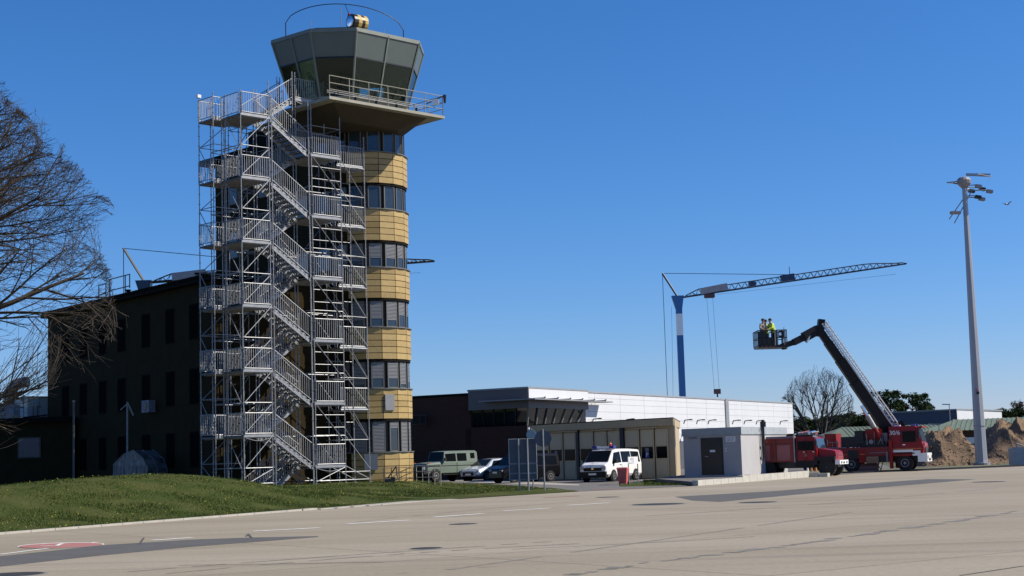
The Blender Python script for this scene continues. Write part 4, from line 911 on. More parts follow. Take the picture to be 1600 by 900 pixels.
v.box('front_bumper', 2.2, 2.52, -.9, .9, .25, .62, black); v.box('grille', 2.40, 2.50, -.6, .6, .66, .86, black); v.box('rear_bumper', -2.52, -2.3, -.9, .9, .3, .6, black)
for y in (-.72, .72): g = MB(); g.box(2.36, 2.47, y - .14, y + .14, .74, .94, mat('lamp_lens', (.42, .44, .48), .15)); g.build('headlight', v.e)
v.box('number_plate', 2.52, 2.535, -.26, .26, .42, .53, white); v.box('badge', 2.49, 2.51, -.08, .08, .74, .88, chrome)
for y in (-1.05, 1.05): g = MB(); g.box(1.35, 1.5, y - .1, y + .1, 1.1, 1.35, black); g.build('mirror', v.e)
for sd_ in (.965, -.972): v.box('door_handle', .5, .68, sd_, sd_ + .01, .98, 1.02, black); v.box('door_seam', .38, .395, sd_, sd_ + .008, .4, 1.04, greyp)
bl_ = mat('blue_lamp', (.01, .03, .35), .2, coat=.6)
lb = v.box('light_bar', .7, 1.0, -.42, .42, 2.0, 2.13, white)
for y in (-.58, .58): g = MB(); g.box(.68, 1.02, y - .15, y + .15, 1.99, 2.16, bl_); g.build('blue_beacon', lb)
g = MB(); g.lathe((.6, .32, 1.98), (0, 0, 1), [(.09, 0), (.08, .3), (.04, .36)], mat('amber_lamp', (.7, .10, .03), .3), 10); g.build('amber_beacon', v.e)
link('hood_lettering', text_mesh('AVYF', .2, greyp), v.e, (2.12, 0, 1.135), (radians(16), 0, radians(90)))
# green jeep
T = [(-2.2, .55, .78, .6, .82, 1.15, .82, 1.86, .74), (-2.1, .5, .80, .55, .85, 1.2, .85, 1.93, .76), (.25, .5, .80, .55, .85, 1.2, .85, 1.93, .76), (.55, .5, .80, .55, .85, 1.2, .85, 1.90, .75), (.72, .5, .8, .55, .85, 1.17, .85, 1.27, .78), (2.0, .5, .78, .55, .84, 1.08, .82, 1.18, .72), (2.08, .55, .74, .6, .8, 1.0, .78, 1.05, .68)]
jg = mat('jeep_green', (.175, .225, .19), .5, 0, .06); j = Car('military_jeep', 'pale green boxy military jeep parked beside the tower', 'jeep', (-5.35, 112.5, .05), radians(-138), T, jg, 1.12)
j.screen('windscreen', .56, .71, carglass, .9); j.side('side_window', -.35, .5, .12, .85, carglass); j.side('side_window', -1.25, -.47, .12, .85, carglass); j.side('side_window', -1.95, -1.6, .35, .85, carglass)
for x, y in ((1.4, .81), (-1.4, .81), (1.4, -.81), (-1.4, -.81)): wheel(j.e, x, y, .39, .26, greyp, .55)
j.arch(1.4, .86, .39); j.arch(-1.4, .86, .39); j.box('front_bumper', 2.05, 2.3, -.8, .8, .5, .72, black); j.box('grille', 2.07, 2.1, -.4, .4, .75, .98, black)
for y in (-.6, .6):
    g = MB(); g.lathe((2.07, y, .88), (1, 0, 0), [(.12, 0), (.11, .03)], chrome, 12); g.build('headlight', j.e); g = MB(); g.box(1.75, 1.9, y * 1.2 - .05, y * 1.2 + .05, 1.14, 1.22, mat('indicator', (.6, .12, .05), .3)); g.build('indicator', j.e); g = MB(); g.box(.6, .7, y * 1.6 - .08, y * 1.6 + .08, 1.3, 1.5, black); g.build('mirror', j.e)
for y in (-.86, .86): g = MB(); g.box(-2.1, 2, y - .012, y + .012, .98, 1.02, black); g.build('side_moulding', j.e)
j.box('side_step', -.8, .8, .8, .9, .42, .46, black); j.box('door_seam', -.42, -.40, .862, .868, .55, 1.2, black)
g = MB(); g.lathe((-2.2, 0, 1.15), (-1, 0, 0), [(.36, 0), (.36, .2), (.2, .22)], black, 16); g.build('spare_wheel', j.e)
# white-blue estate car
T = [(-2.2, .4, .7, .5, .85, .9, .85, 1.2, .62), (-2.0, .3, .78, .4, .9, .95, .88, 1.38, .62), (-.6, .3, .8, .4, .9, .95, .89, 1.47, .62), (.3, .3, .8, .4, .9, .95, .88, 1.42, .60), (1.15, .3, .8, .4, .9, .93, .86, .98, .75), (2.0, .3, .76, .4, .86, .72, .8, .80, .66), (2.2, .35, .6, .45, .7, .6, .66, .66, .5)]
cb = mat('pale_blue_paint', (.50, .56, .66), .3, .2, .05, coat=.6); c_ = Car('estate_car', 'pale silver blue car parked nose out between jeep and black van', 'car', (-2.1, 113.5, .01), radians(-128), T, cb, 1.08)
c_.screen('windscreen', .33, 1.13, carglass); c_.side('side_window', -.5, .75, .1, .85, carglass, x1t=.3); c_.side('side_window', -1.7, -.6, .1, .85, carglass)
for x, y in ((1.35, .845), (-1.35, .845), (1.35, -.845), (-1.35, -.845)): wheel(c_.e, x, y, .32, .22)
c_.arch(1.35, .905, .32); c_.arch(-1.35, .905, .32); c_.box('grille', 2.1, 2.22, -.45, .45, .38, .58, black)
for y in (-.6, .6): g = MB(); g.box(1.98, 2.12, y - .2, y + .2, .6, .7, mat('lamp_lens', (.42, .44, .48), .15)); g.build('headlight', c_.e)
c_.box('number_plate', 2.22, 2.235, -.24, .24, .4, .5, white)
# black minivan
T = [(-2.25, .4, .75, .5, .85, 1.0, .86, 1.72, .70), (-2.15, .3, .8, .42, .9, 1.02, .9, 1.80, .74), (.5, .3, .82, .42, .92, 1.02, .91, 1.84, .75), (.95, .3, .82, .42, .92, 1.0, .9, 1.76, .73), (1.6, .3, .8, .42, .9, .98, .88, 1.12, .8), (2.15, .3, .76, .42, .86, .8, .8, .92, .7), (2.28, .35, .66, .45, .76, .68, .7, .76, .6)]
bp = mat('black_car_paint', (.006, .006, .008), .3, 0, .1, spec=.25, coat=.1); k_ = Car('black_minivan', 'black minivan parked behind the large sign on two posts', 'van', (.45, 100.5, .01), radians(-146), T, bp)
k_.screen('windscreen', .97, 1.58, carglass); k_.side('side_window', .1, 1.35, .1, .86, carglass, x1t=.95); k_.side('side_window', -1.0, 0, .1, .86, carglass); k_.side('side_window', -2.0, -1.1, .1, .86, carglass)
for x, y in ((1.45, .86), (-1.4, .86), (1.45, -.86), (-1.4, -.86)): wheel(k_.e, x, y, .33, .23)
k_.arch(1.45, .925, .33); k_.arch(-1.4, .925, .33); k_.box('number_plate', 2.3, 2.31, -.26, .26, .62, .74, white); k_.box('window_sticker', 1.2, 1.22, .2, .5, 1.5, 1.62, white)
for y in (-.6, .6): g = MB(); g.box(2.1, 2.24, y - .16, y + .16, .72, .84, mat('lamp_lens', (.42, .44, .48), .15)); g.build('headlight', k_.e)
# ---- bonneted fire engine
p = gz(1294, 744.5); uh = radians(-27); sc = .93
U = thing('fire_engine', 'red bonneted fire engine with white bumper parked beside the grey cabin', 'fire engine', (0, 0, 0), uh); U.scale = (sc,) * 3
ox, oy = 1.55 * sc, -.85 * sc; U.location = (p.x - (ox * cos(uh) - oy * sin(uh)), p.y - (ox * sin(uh) + oy * cos(uh)) + .1, .01)
def part(par, name, *boxes, sm=False):
    g = MB()
    for b_ in boxes: g.box(*b_[:6], b_[6])
    return g.build(name, par)
def cabshape(par, name, prof, w, mt, wt=None):
    """side outline (x,z) with width w; narrows to wt at the roof"""
    g = MB(); wt = wt or w; zmax = max(z for x, z in prof); zmid = zmax * .62; ww = lambda z: w if z < zmid else w + (wt - w) * (z - zmid) / (zmax - zmid)
    n_ = len(prof); vs = [(x, -ww(z), z) for x, z in prof] + [(x, ww(z), z) for x, z in prof]
    g.add(vs, [list(range(n_)), list(range(n_, 2 * n_))[::-1]] + [[i, n_ + i, n_ + (i + 1) % n_, (i + 1) % n_] for i in range(n_)], mt); return g.build(name, par)
cab_ = cabshape(U, 'cab', [(-.35, .95), (1.0, .95), (1.0, 1.6), (.85, 2.45), (.6, 2.5), (-.35, 2.5)], 1.05, red, .98)
cab_u = cab_
hood = cabshape(U, 'bonnet', [(1.0, .95), (2.1, .95), (2.15, 1.15), (2.1, 1.5), (1.95, 1.6), (1.0, 1.72)], .85, red, .78)
part(cab_, 'side_window', (-.2, .28, -1.09, -1.03, 1.65, 2.2, carglass), (.33, .8, -1.09, -1.03, 1.65, 2.2, carglass)); part(cab_, 'side_window', (-.2, .28, 1.03, 1.09, 1.65, 2.2, carglass), (.33, .8, 1.03, 1.09, 1.65, 2.2, carglass))
g = MB(); g.plate([(1.02, -.9, 1.75), (1.02, .9, 1.75), (.90, .88, 2.36), (.90, -.88, 2.36)], .02, glassb); g.build('windscreen', cab_)
part(cab_, 'emblem', (.2, .38, -1.075, -1.055, 1.25, 1.43, pinkp))
part(hood, 'grille', (2.12, 2.17, -.5, .5, 1.08, 1.12, pinkp), (2.12, 2.17, -.5, .5, 1.18, 1.22, pinkp), (2.12, 2.17, -.5, .5, 1.28, 1.32, pinkp), (2.10, 2.15, -.5, .5, 1.38, 1.42, pinkp))
part(U, 'front_bumper', (2.1, 2.4, -1.0, 1.0, .72, .98, white)); part(U, 'bumper_lamps', (2.4, 2.42, -.7, -.5, .78, .9, black), (2.4, 2.42, .5, .7, .78, .9, black), (2.4, 2.42, -.2, .1, .78, .88, black))
part(U, 'equipment_body', (-3.6, -.45, -1.1, 1.1, .95, 2.42, redd)); part(U, 'locker_shutter', (-1.55, -.7, -1.12, -1.095, 1.05, 2.0, pinkp)); part(U, 'locker_shutter', (-3.2, -2.0, -1.12, -1.095, 1.05, 2.0, pinkp))
part(U, 'chassis', (-3.6, 2.1, -.45, .45, .55, .95, blackm), (-3.5, -2.2, -1.05, 1.05, .6, .95, blackm), (-1.0, .7, -.95, .95, .55, .95, blackm))
part(U, 'roof_gear', (-.4, .7, -.8, .8, 2.5, 2.62, blackm), (-.2, .5, -.95, .3, 2.62, 2.7, acm), (-3.3, -.6, -.7, .7, 2.42, 2.56, greyp), (.3, .6, .1, .7, 2.6, 2.78, pinkp), (.75, .95, -.9, -.6, 2.42, 2.54, chrome), (.75, .95, .6, .9, 2.42, 2.54, chrome))
g = MB(); g.bar((-.42, -1.12, .9), (-.42, -1.12, 2.62), .04, galv, 6); g.bar((-.42, -1.12, 2.62), (-.3, -1.0, 2.7), .05, chrome, 6); g.build('exhaust_stack', U)
for x, y in ((1.55, -.85), (1.55, .85), (-2.3, -.85), (-2.3, .85)): wheel(U, x, y, .56, .36, blackm, .45)
part(U, 'mudguard', (.8, 2.12, -1.09, -.8, .98, 1.22, black), (.8, 1.0, -1.09, -.8, .7, .98, black), (-.4, .8, -1.09, -.9, .6, 1.0, black)); part(U, 'mudguard', (.95, 2.1, .8, 1.08, 1.0, 1.12, black))
for y in (-1.2, 1.2): g = MB(); g.box(.95, 1.05, y - .1, y + .1, 1.9, 2.25, blackm); g.bar((.95, y * .85, 2.3), (1.0, y, 2.1), .015, blackm, 4); g.build('mirror', U)
# ---- turntable boom truck
p = gz(1416, 736.3); th = radians(-22); sc = .92
Tk = thing('boom_truck', 'red fire truck with extended telescopic boom and rescue basket, numbered 30/6 on the cab', 'fire engine', (0, 0, 0), th); Tk.scale = (sc,) * 3
ox, oy = 3.2 * sc, -1.0 * sc; Tk.location = (p.x - (ox * cos(th) - oy * sin(th)), p.y - (ox * sin(th) + oy * cos(th)) + .1, .01)
cab_ = cabshape(Tk, 'cab', [(2.35, 1.05), (4.45, 1.05), (4.55, 1.6), (4.42, 2.0), (4.15, 3.0), (3.9, 3.12), (2.2, 3.12), (2.2, 1.4)], 1.22, red, 1.14)
part(cab_, 'side_window', (3.12, 4.02, -1.235, -1.18, 2.0, 2.75, carglass)); part(cab_, 'side_window', (3.12, 4.02, 1.18, 1.235, 2.0, 2.75, carglass))
g = MB(); g.plate([(4.44, -1.08, 2.03), (4.44, 1.08, 2.03), (4.2, 1.04, 2.92), (4.2, -1.04, 2.92)], .02, glassb); g.build('windscreen', cab_)
part(cab_, 'grille', (4.5, 4.60, -.6, .6, 1.25, 1.28, chrome), (4.5, 4.60, -.6, .6, 1.36, 1.39, chrome), (4.5, 4.60, -.6, .6, 1.47, 1.50, chrome), (4.5, 4.58, -.65, .65, 1.2, 1.6, blackm), (4.56, 4.61, -.12, .12, 1.4, 1.62, chrome))
part(cab_, 'nose_panel', (4.44, 4.56, -.8, .8, 1.68, 1.9, pinkp)); part(cab_, 'roof_light', (3.7, 4.0, -.95, -.4, 3.12, 3.25, bl_), (3.7, 4.0, .4, .95, 3.12, 3.25, bl_), (2.5, 2.9, -.5, .3, 3.12, 3.22, white))
part(cab_, 'sun_visor', (4.15, 4.5, -1.1, 1.1, 2.98, 3.08, red))
part(Tk, 'front_bumper', (4.1, 4.75, -1.25, 1.25, .62, 1.22, white)); part(Tk, 'white_skirt', (3.75, 4.3, -1.245, -1.2, 1.05, 1.4, white), (2.45, 3.8, -1.25, -1.19, 1.32, 1.48, white)); part(Tk, 'bumper_intake', (4.75, 4.765, -.5, .5, .7, .85, black))
for y in (-.95, .95): g = MB(); g.box(4.72, 4.77, y - .18, y + .18, .85, 1.05, chrome); g.build('headlight', Tk)
part(Tk, 'chassis', (-4.6, 4.2, -.5, .5, .7, 1.05, blackm), (.2, 2.0, -1.1, 1.1, .65, 1.1, blackm)); part(Tk, 'subframe_deck', (-4.7, 2.2, -1.22, 1.22, 1.55, 1.72, redd), (-4.7, -.8, -1.24, 1.24, 1.725, 1.77, acm))
part(Tk, 'locker', (-4.7, -.7, -1.22, 1.22, .95, 1.55, redd)); part(Tk, 'locker', (.05, .5, -1.22, 1.22, .65, 1.55, red)); part(Tk, 'locker_shutter', (-.7, .05, -1.2, 1.2, .95, 1.55, blackm)); part(Tk, 'rear_cabinet', (-2.3, -1.5, -1.1, 1.1, 1.78, 2.75, red)); part(Tk, 'locker', (.5, 2.2, -1.22, 1.22, 1.12, 1.55, redd)); part(Tk, 'lettering_plate', (.8, 1.9, -1.235, -1.222, 1.3, 1.34, acm))
part(Tk, 'plywood_pads', (.55, 1.4, -1.2, -.9, .6, 1.08, mat('plywood', (.35, .2, .12), .8)))
part(Tk, 'outrigger', (2.2, 2.42, -1.5, -1.2, .2, 2.2, red), (2.1, 2.55, -1.6, -1.15, .0, .08, blackm)); part(Tk, 'outrigger', (-3.2, -2.98, -1.5, -1.2, .2, 1.5, red), (-3.3, -2.85, -1.6, -1.15, .0, .08, blackm))
part(Tk, 'outrigger', (2.2, 2.42, 1.2, 1.5, .2, 2.2, red)); part(Tk, 'outrigger', (-3.2, -2.98, 1.2, 1.5, .2, 1.5, red)); part(Tk, 'steps', (1.95, 2.1, -1.3, -1.1, .65, 1.4, acm))
for x, y in ((3.2, -1.0), (3.2, 1.0), (-.5, -1.0), (-.5, 1.0), (-3.4, -1.0), (-3.4, 1.0)): wheel(Tk, x, y, .56, .38, greyp, .5)
part(Tk, 'mudguard', (2.55, 3.9, -1.27, -.85, 1.18, 1.26, black)); link('cab_number', text_mesh('30/6', .42, white), cab_, (2.62, -1.235, 2.66), (radians(86), 0, 0))
part(Tk, 'turret', (.1, 2.0, -.8, .8, 1.72, 2.05, blackm), (.5, 1.6, -.7, -.45, 2.05, 3.0, red), (.5, 1.6, .45, .7, 2.05, 3.0, red), (-1.2, .1, -.9, -.2, 1.75, 2.5, blackm), (-.2, .4, -1.0, .5, 2.0, 2.9, blackm), (1.6, 2.0, -.5, .6, 2.0, 2.7, greyp))
part(Tk, 'reflective_stripe', (-4.6, -.75, -1.235, -1.222, 1.22, 1.27, mat('reflective_orange', (.55, .16, .04), .5)), (.1, .48, -1.235, -1.222, 1.22, 1.27, mat('reflective_orange', (.55, .16, .04), .5)))
part(cab_, 'door_seam', (3.0, 3.02, -1.228, -1.21, 1.35, 2.9, blackm), (4.1, 4.12, -1.228, -1.21, 1.5, 2.4, blackm), (2.35, 2.37, -1.228, -1.21, 1.4, 3.0, blackm)); part(cab_, 'door_handle', (3.1, 3.3, -1.25, -1.22, 1.8, 1.85, chrome))
part(cab_, 'yellow_band', (2.3, 4.4, -1.232, -1.215, 1.5, 1.58, mat('reflective_orange', (.55, .16, .04), .5)))
for y_ in (-1.35, 1.35): g = MB(); g.box(4.15, 4.3, y_ - .1, y_ + .1, 2.2, 2.7, blackm); g.bar((4.1, y_ * .88, 2.8), (4.2, y_, 2.7), .02, blackm, 4); g.build('mirror', cab_)
g = MB()
for i in range(7): g.bar((-4.5 + i * .55, -1.15, 1.77), (-4.5 + i * .55, -1.15, 2.15), .02, galv, 4)
g.bar((-4.5, -1.15, 2.15), (-1.2, -1.15, 2.15), .02, galv, 4); g.build('deck_rail', Tk)
g = MB()
for i in range(10): a = random.uniform(.1, 1.9); g.bar((a, -.85, 1.9), (a + random.uniform(-.3, .3), -.9, random.uniform(2.2, 3.0)), .03, random.choice((blackm, galv, greyp)), 5)
for i in range(4): g.lathe((.2 + i * .35, -.8, 2.1), (0, -1, 0), [(.16, 0), (.16, .06)], random.choice((blackm, greyp)), 12)
g.build('hydraulic_lines', Tk)
part(U, 'body_seam', (-1.62, -1.6, -1.12, -1.1, 1.0, 2.4, blackm), (-3.6, -.45, -1.115, -1.1, 2.08, 2.11, blackm)); part(cab_u, 'door_seam', (-.28, -.26, -1.075, -1.05, 1.0, 2.4, blackm), (.3, .315, -1.075, -1.05, 1.0, 2.4, blackm), (.9, .915, -1.075, -1.05, 1.0, 1.7, blackm)); part(cab_u, 'door_handle', (.12, .24, -1.09, -1.07, 1.52, 1.56, chrome), (.72, .84, -1.09, -1.07, 1.52, 1.56, chrome))
g = MB()
for i in range(5): g.bar((-.3 + i * .22, -.6, 2.74), (-.1 + i * .2, .5, 2.8 + .05 * (i % 2)), .04, (acm, pinkp, blackm, chrome, greyp)[i], 6)
g.build('roof_equipment', U)
# boom in world space, parented to the truck
YB = p.y + 1.5; inv = Matrix.LocRotScale(Tk.location, Tk.rotation_euler, Tk.scale).inverted()
def wpart(g, name, par=None):
    o = g.build(name, par or Tk)
    if par is None: o.matrix_parent_inverse = inv
    return o
b0 = gy(1398, 678, YB); b1 = gy(1281, 508, YB - .8); 
d = (b1 - b0); dn = d.normalized(); nrm = Vector((dn.z, 0, -dn.x)).normalized()
if nrm.x < 0: nrm = -nrm
g = MB(); L = d.length
for (t0, t1, h, w) in ((0.0, .50, .70, .70), (.46, .70, .60, .60), (.66, .86, .52, .50), (.82, 1.0, .46, .42)):
    g.beam(b0 + d * t0 - nrm * (.22), b0 + d * t1 - nrm * (.22), w, h, boomb, upv=nrm)
boom = wpart(g, 'telescopic_boom')
# ladder truss on the upper side of the boom
g = MB(); lo_, hi_ = .10, .50
for sy in (-.38, .38):
    o_ = Vector((0, sy, 0)); g.bar(b0 + nrm * hi_ + o_ - dn * .1, b1 + nrm * (hi_ - .1) + o_ + dn * .0, .045, ladderm, 5); g.bar(b0 + nrm * lo_ + o_, b1 + nrm * lo_ + o_, .05, ladderm, 5)
    n_ = 26
    for i in range(n_): a = b0 + d * (i / n_); c = b0 + d * ((i + .5) / n_); e2 = b0 + d * ((i + 1) / n_); g.bar(a + nrm * lo_ + o_, c + nrm * hi_ + o_, .02, ladderm, 4); g.bar(c + nrm * hi_ + o_, e2 + nrm * lo_ + o_, .02, ladderm, 4)
for i in range(44): c = b0 + d * (i / 44) + nrm * lo_; g.bar(c + Vector((0, -.38, 0)), c + Vector((0, .38, 0)), .022, ladderm, 4)
ld = g.build('rescue_ladder', boom)
g = MB(); g.beam(b0 + nrm * .6 - dn * .6, b0 + nrm * .65 + dn * .6, .9, .3, boomb, upv=nrm); g.beam(b0 - dn * .6 + nrm * .5, b0 - dn * .3 - nrm * .6, .8, .35, blackm, upv=dn); wpart(g, 'boom_heel')
c0 = gy(1366, 668, YB - .7); c1_ = gy(1346, 634, YB - .7); g = MB(); g.bar(c0, c0.lerp(c1_, .55), .17, galv, 10); g.bar(c0.lerp(c1_, .5), c1_, .11, chrome, 10)
c0b = c0 + (c0 - c1_) * .45; g.bar(c0b, c0, .14, red, 10); wpart(g, 'lift_cylinder')
# jib and basket
e0 = b1 + dn * .25; e1 = gy(1256, 527, YB - 1.0); e2 = gy(1240, 535, YB - 1.1); e3 = gy(1226, 541, YB - 1.2)
g = MB(); g.beam(e0 - Vector((0, 0, .5)), e1, .5, .62, boomb); g.beam(e1, e2, .42, .42, boomb); g.beam(e2, e3 - Vector((.2, 0, 0)), .35, .35, boomb)
g.beam(e0 + Vector((.25, 0, .15)), e0 + Vector((.08, 0, -.95)), .6, .4, boomb, upv=(1, 0, 0)); jib = wpart(g, 'jib_arm')
e4 = gy(1250, 545 - 12, YB - 1.4); 
g = MB(); g.bar(e0 + Vector((-.6, -.3, -.9)), e1 + Vector((.1, -.25, -.35)), .08, greyp, 8); g.build('jib_cylinder', jib)
bk0 = gy(1181.5, 542, YB - 1.3); bk1 = gy(1226, 539, YB - 1.3); bw = bk1.x - bk0.x; zf = bk0.z; yb = YB - 2.2
g = MB(); g.box(bk0.x, bk1.x, yb, yb + 1.9, zf - .12, zf, blackm); bs = wpart(g, 'basket_floor')
g = MB()
hh = .98
for y in (yb, yb + 1.9):
    for z in (.02, .5, hh): g.bar((bk0.x, y, zf + z), (bk1.x, y, zf + z), .03, blackm, 5)
    for i in range(7): x = bk0.x + bw * i / 6; g.bar((x, y, zf), (x, y, zf + hh), .028, blackm if i not in (4,) else greyp, 5)
for x in (bk0.x, bk1.x):
    for z in (.02, .5, hh): g.bar((x, yb, zf + z), (x, yb + 1.9, zf + z), .03, blackm, 5)
    for i in range(5): g.bar((x, yb + 1.9 * i / 4, zf), (x, yb + 1.9 * i / 4, zf + hh), .028, blackm, 5)
g.box(bk0.x, bk0.x + bw * .30, yb + .03, yb + .05, zf, zf + hh * .95, blackm); g.box(bk1.x - bw * .42, bk1.x - bw * .3, yb + .03, yb + .05, zf, zf + hh, blackm); g.box(bk0.x + bw * .3, bk0.x + bw * .55, yb + .03, yb + .05, zf, zf + .5, blackm)
wpart(g, 'basket_rail')
g = MB(); g.box(bk1.x - bw * .25, bk1.x - .1, yb + .1, yb + .5, zf + .5, zf + .95, blackm); g.bar((bk1.x - .4, yb + .05, zf + .72), (bk1.x - .4, yb + .0, zf + .72), .1, chrome, 10); g.bar((bk1.x - .15, yb, zf), (bk1.x - .15, yb, zf + 1.15), .03, galv, 5); g.bar((bk1.x - .75, yb, zf), (bk1.x - .75, yb, zf + 1.0), .04, galv, 5); wpart(g, 'control_box')
wr = mat('warning_red_stripe', (.35, .05, .05), .5); g = MB()
for i in range(4): x = bk0.x + .15 + i * .26; g.add([(x, yb - .005, zf - .1), (x + .1, yb - .005, zf - .1), (x + .2, yb - .005, zf + .0), (x + .1, yb - .005, zf + .0)], [[0, 1, 2, 3]], wr)
wpart(g, 'warning_stripes')
g = MB(); g.beam((bk1.x - .1, yb + .9, zf - .1), tuple(e3), .35, .3, blackm); wpart(g, 'basket_mount')
# ------------------------------------------------------------------ people in the basket
skin = mat('skin', (.45, .27, .19), .6); hiv = mat('hi_vis_yellow', (.62, .80, .07), .6); dkcl = mat('dark_clothing', (.02, .022, .035), .85); hairm = mat('dark_hair', (.03, .022, .018), .8); pale = mat('pale_jacket', (.45, .38, .33), .8)
def person(label, loc, rz, jacket, lean=.1, arm='rail'):
    e = thing('person', label, 'person', loc, rz, 'people standing in the rescue basket')
    me = bpy.data.meshes.new('body'); vs = []; es = []; rad = []
    def jn(p, r, par=None):
        vs.append(p); rad.append(r)
        if par is not None: es.append((par, len(vs) - 1))
        return len(vs) - 1
    hip = jn((0, 0, .95), .15); ab = jn((lean * .3, 0, 1.12), .135, hip); chst = jn((lean * .7, 0, 1.32), .16, ab); nk = jn((lean, 0, 1.48), .065, chst); hd0 = jn((lean + .02, 0, 1.56), .075, nk); hd = jn((lean + .035, 0, 1.66), .10, hd0); jn((lean + .03, 0, 1.73), .075, hd)
    jn((lean + .125, 0, 1.64), .022, hd)
    for s_ in (-1, 1):
        th_ = jn((0, s_ * .1, .88), .095, hip); kn = jn((.03, s_ * .11, .5), .065, th_); an_ = jn((-.01, s_ * .11, .09), .045, kn); jn((.14, s_ * .12, .035), .035, an_)
        sh = jn((lean * .9, s_ * .19, 1.39), .062, chst); el = jn((lean + .08, s_ * .25, 1.12), .045, sh); wr_ = jn((lean + .30, s_ * .17, 1.06), .032, el); pm_ = jn((lean + .37, s_ * .16, 1.05), .036, wr_)
        for k in range(4): f1 = jn((lean + .43, s_ * (.13 + k * .02), 1.05 - .004 * k), .0095, pm_); jn((lean + .455 - .004 * abs(k - 1), s_ * (.13 + k * .02), 1.025), .0085, f1)
        jn((lean + .39, s_ * .115, 1.055), .011, pm_)
    me.from_pydata(vs, es, []); me.materials.append(skin); o = bpy.data.objects.new('body', me); COL.objects.link(o); o.parent = e
    md = o.modifiers.new('skin', 'SKIN'); 
    for i, r in enumerate(rad): me.skin_vertices[0].data[i].radius = (r, r)
    me.skin_vertices[0].data[0].use_root = True; sb = o.modifiers.new('sub', 'SUBSURF'); sb.levels = 1; sb.render_levels = 2
    def shell(name, segs, mt, n_=12):
        g = MB()
        for (p, q, r1, r2) in segs: g.bar(p, q, r1, mt, n_, r2)
        return g.build(name, e, smooth=False)
    shell('jacket', [((0, 0, .88), (lean * .4, 0, 1.15), .185, .175), ((lean * .4, 0, 1.15), (lean * .8, 0, 1.38), .175, .19), ((lean * .8, 0, 1.38), (lean, 0, 1.47), .19, .09)] + [s2 for s_ in (-1, 1) for s2 in (((lean * .9, s_ * .15, 1.40), (lean + .08, s_ * .25, 1.12), .085, .068), ((lean + .08, s_ * .25, 1.14), (lean + .29, s_ * .17, 1.06), .065, .05))], jacket)
    shell('trousers', [s2 for s_ in (-1, 1) for s2 in (((0, s_ * .085, .95), (.03, s_ * .11, .5), .125, .088), ((.03, s_ * .11, .52), (0, s_ * .11, .08), .088, .07))], dkcl)
    g = MB()
    g.lathe((lean + .02, 0, 1.64), (-.1, 0, 1), [(.108, 0), (.118, .05), (.105, .10), (.06, .14), (.01, .15)], hairm, 12); g.build('hair', e)
    g = MB()
    for s_ in (-1, 1): g.box(lean + .118, lean + .130, s_ * .035 - .012, s_ * .035 + .012, 1.655, 1.667, black)
    g.box(lean + .12, lean + .131, -.022, .022, 1.60, 1.606, mat('lips', (.30, .12, .10), .6)); g.build('face_features', e)
    return e
zb_ = zf
person('person in pale jacket with dark hair at the left of the basket', (bk0.x + bw * .20, yb + .5, zb_), radians(-70), pale, .14)
person('person in bright yellow jacket leaning forward in the basket', (bk0.x + bw * .60, yb + .5, zb_), radians(-150), hiv, .24)
person('person in yellow jacket standing behind the two others in the basket', (bk0.x + bw * .40, yb + 1.25, zb_), radians(-100), hiv, .05)
# ------------------------------------------------------------------ light mast
mb_ = gz(1534, 727); ms = thing('light_mast', 'tall tapering grey floodlight mast at the right of the apron', 'light mast', (mb_.x, mb_.y, 0))
tp_ = gy(1511, 287, mb_.y); MH = tp_.z; mastm = mat('mast_galvanised', (.42, .43, .46), .45, .35, .08, 1, stretch=(1, 1, .3))
g = MB(); g.lathe((0, 0, 0), (0, 0, 1), [(.50, 0), (.46, .4), (.17, MH)], mastm, 8); shaft = g.build('shaft', ms, (0, 0, 0))
lean_ = (tp_.x - mb_.x)
g = MB(); g.lathe((0, 0, 0), (0, 0, 1), [(.62, 0), (.62, .18), (.5, .2)], greyp, 16); g.build('base', ms); g = MB(); g.lathe((0, 0, 2.9), (0, 0, 1), [(.47, 0), (.47, .05)], greyp, 8); g.build('joint_ring', ms)
redl = mat('red_signal_lamp', (.8, .05, .08), .3); g = MB(); g.lathe((-.15, -.46, 5.6), (0, -1, 0), [(.07, 0), (.05, .06)], redl, 10); g.box(-.2, .0, -.52, -.42, 5.25, 5.45, blackm); g.build('signal_lamp', ms)
g = MB(); g.lathe((0, 0, MH - .35), (0, 0, 1), [(.2, 0), (.5, .35), (.55, .6), (.4, .8), (.1, .9)], greyp, 14); hd_ = g.build('head_drum', ms)
g = MB()
for a0_, a1_, z in (((-.2, -.2), (-1.3, -.1), .2), ((-1.3, -.1), (-.1, .5), .15), ((.2, 0), (2.0, -.1), .75), ((.3, .3), (2.0, .4), .7), ((.8, -.8), (2.1, .1), .6)): g.beam((a0_[0], a0_[1], MH + z), (a1_[0], a1_[1], MH + z - .1), .09, .08, acm if z > .5 else greyp)
g.build('head_frame', ms)
for k, (x, y, z) in enumerate(((.95, -.3, -.35), (1.35, .1, -.5), (1.8, -.2, -.75), (.9, -.2, -1.15), (1.3, .2, -1.25), (.6, .3, -.6))):
    g = MB(); g.obox((x - .2, y - .2, MH + z), (.42, 0, -.08), (0, .4, 0), (.03, 0, .22), blackm if k % 2 else greyp); g.bar((.1, 0, MH + z + .2), (x, y, MH + z + .2), .04, greyp, 5); g.build('floodlight', ms)
g = MB(); g.bar((-.15, .1, MH - 1.2), (-1.35, -.2, MH - 2.7), .04, greyp, 5); g.bar((.6, .1, MH - .5), (-.95, -.1, MH - 3.0), .04, greyp, 5); g.build('lowering_arm', ms); g = MB(); g.obox((-1.2, -.3, MH - 2.3), (.75, 0, -.02), (0, .4, 0), (0, 0, .2), pale); g.build('floodlight', ms)
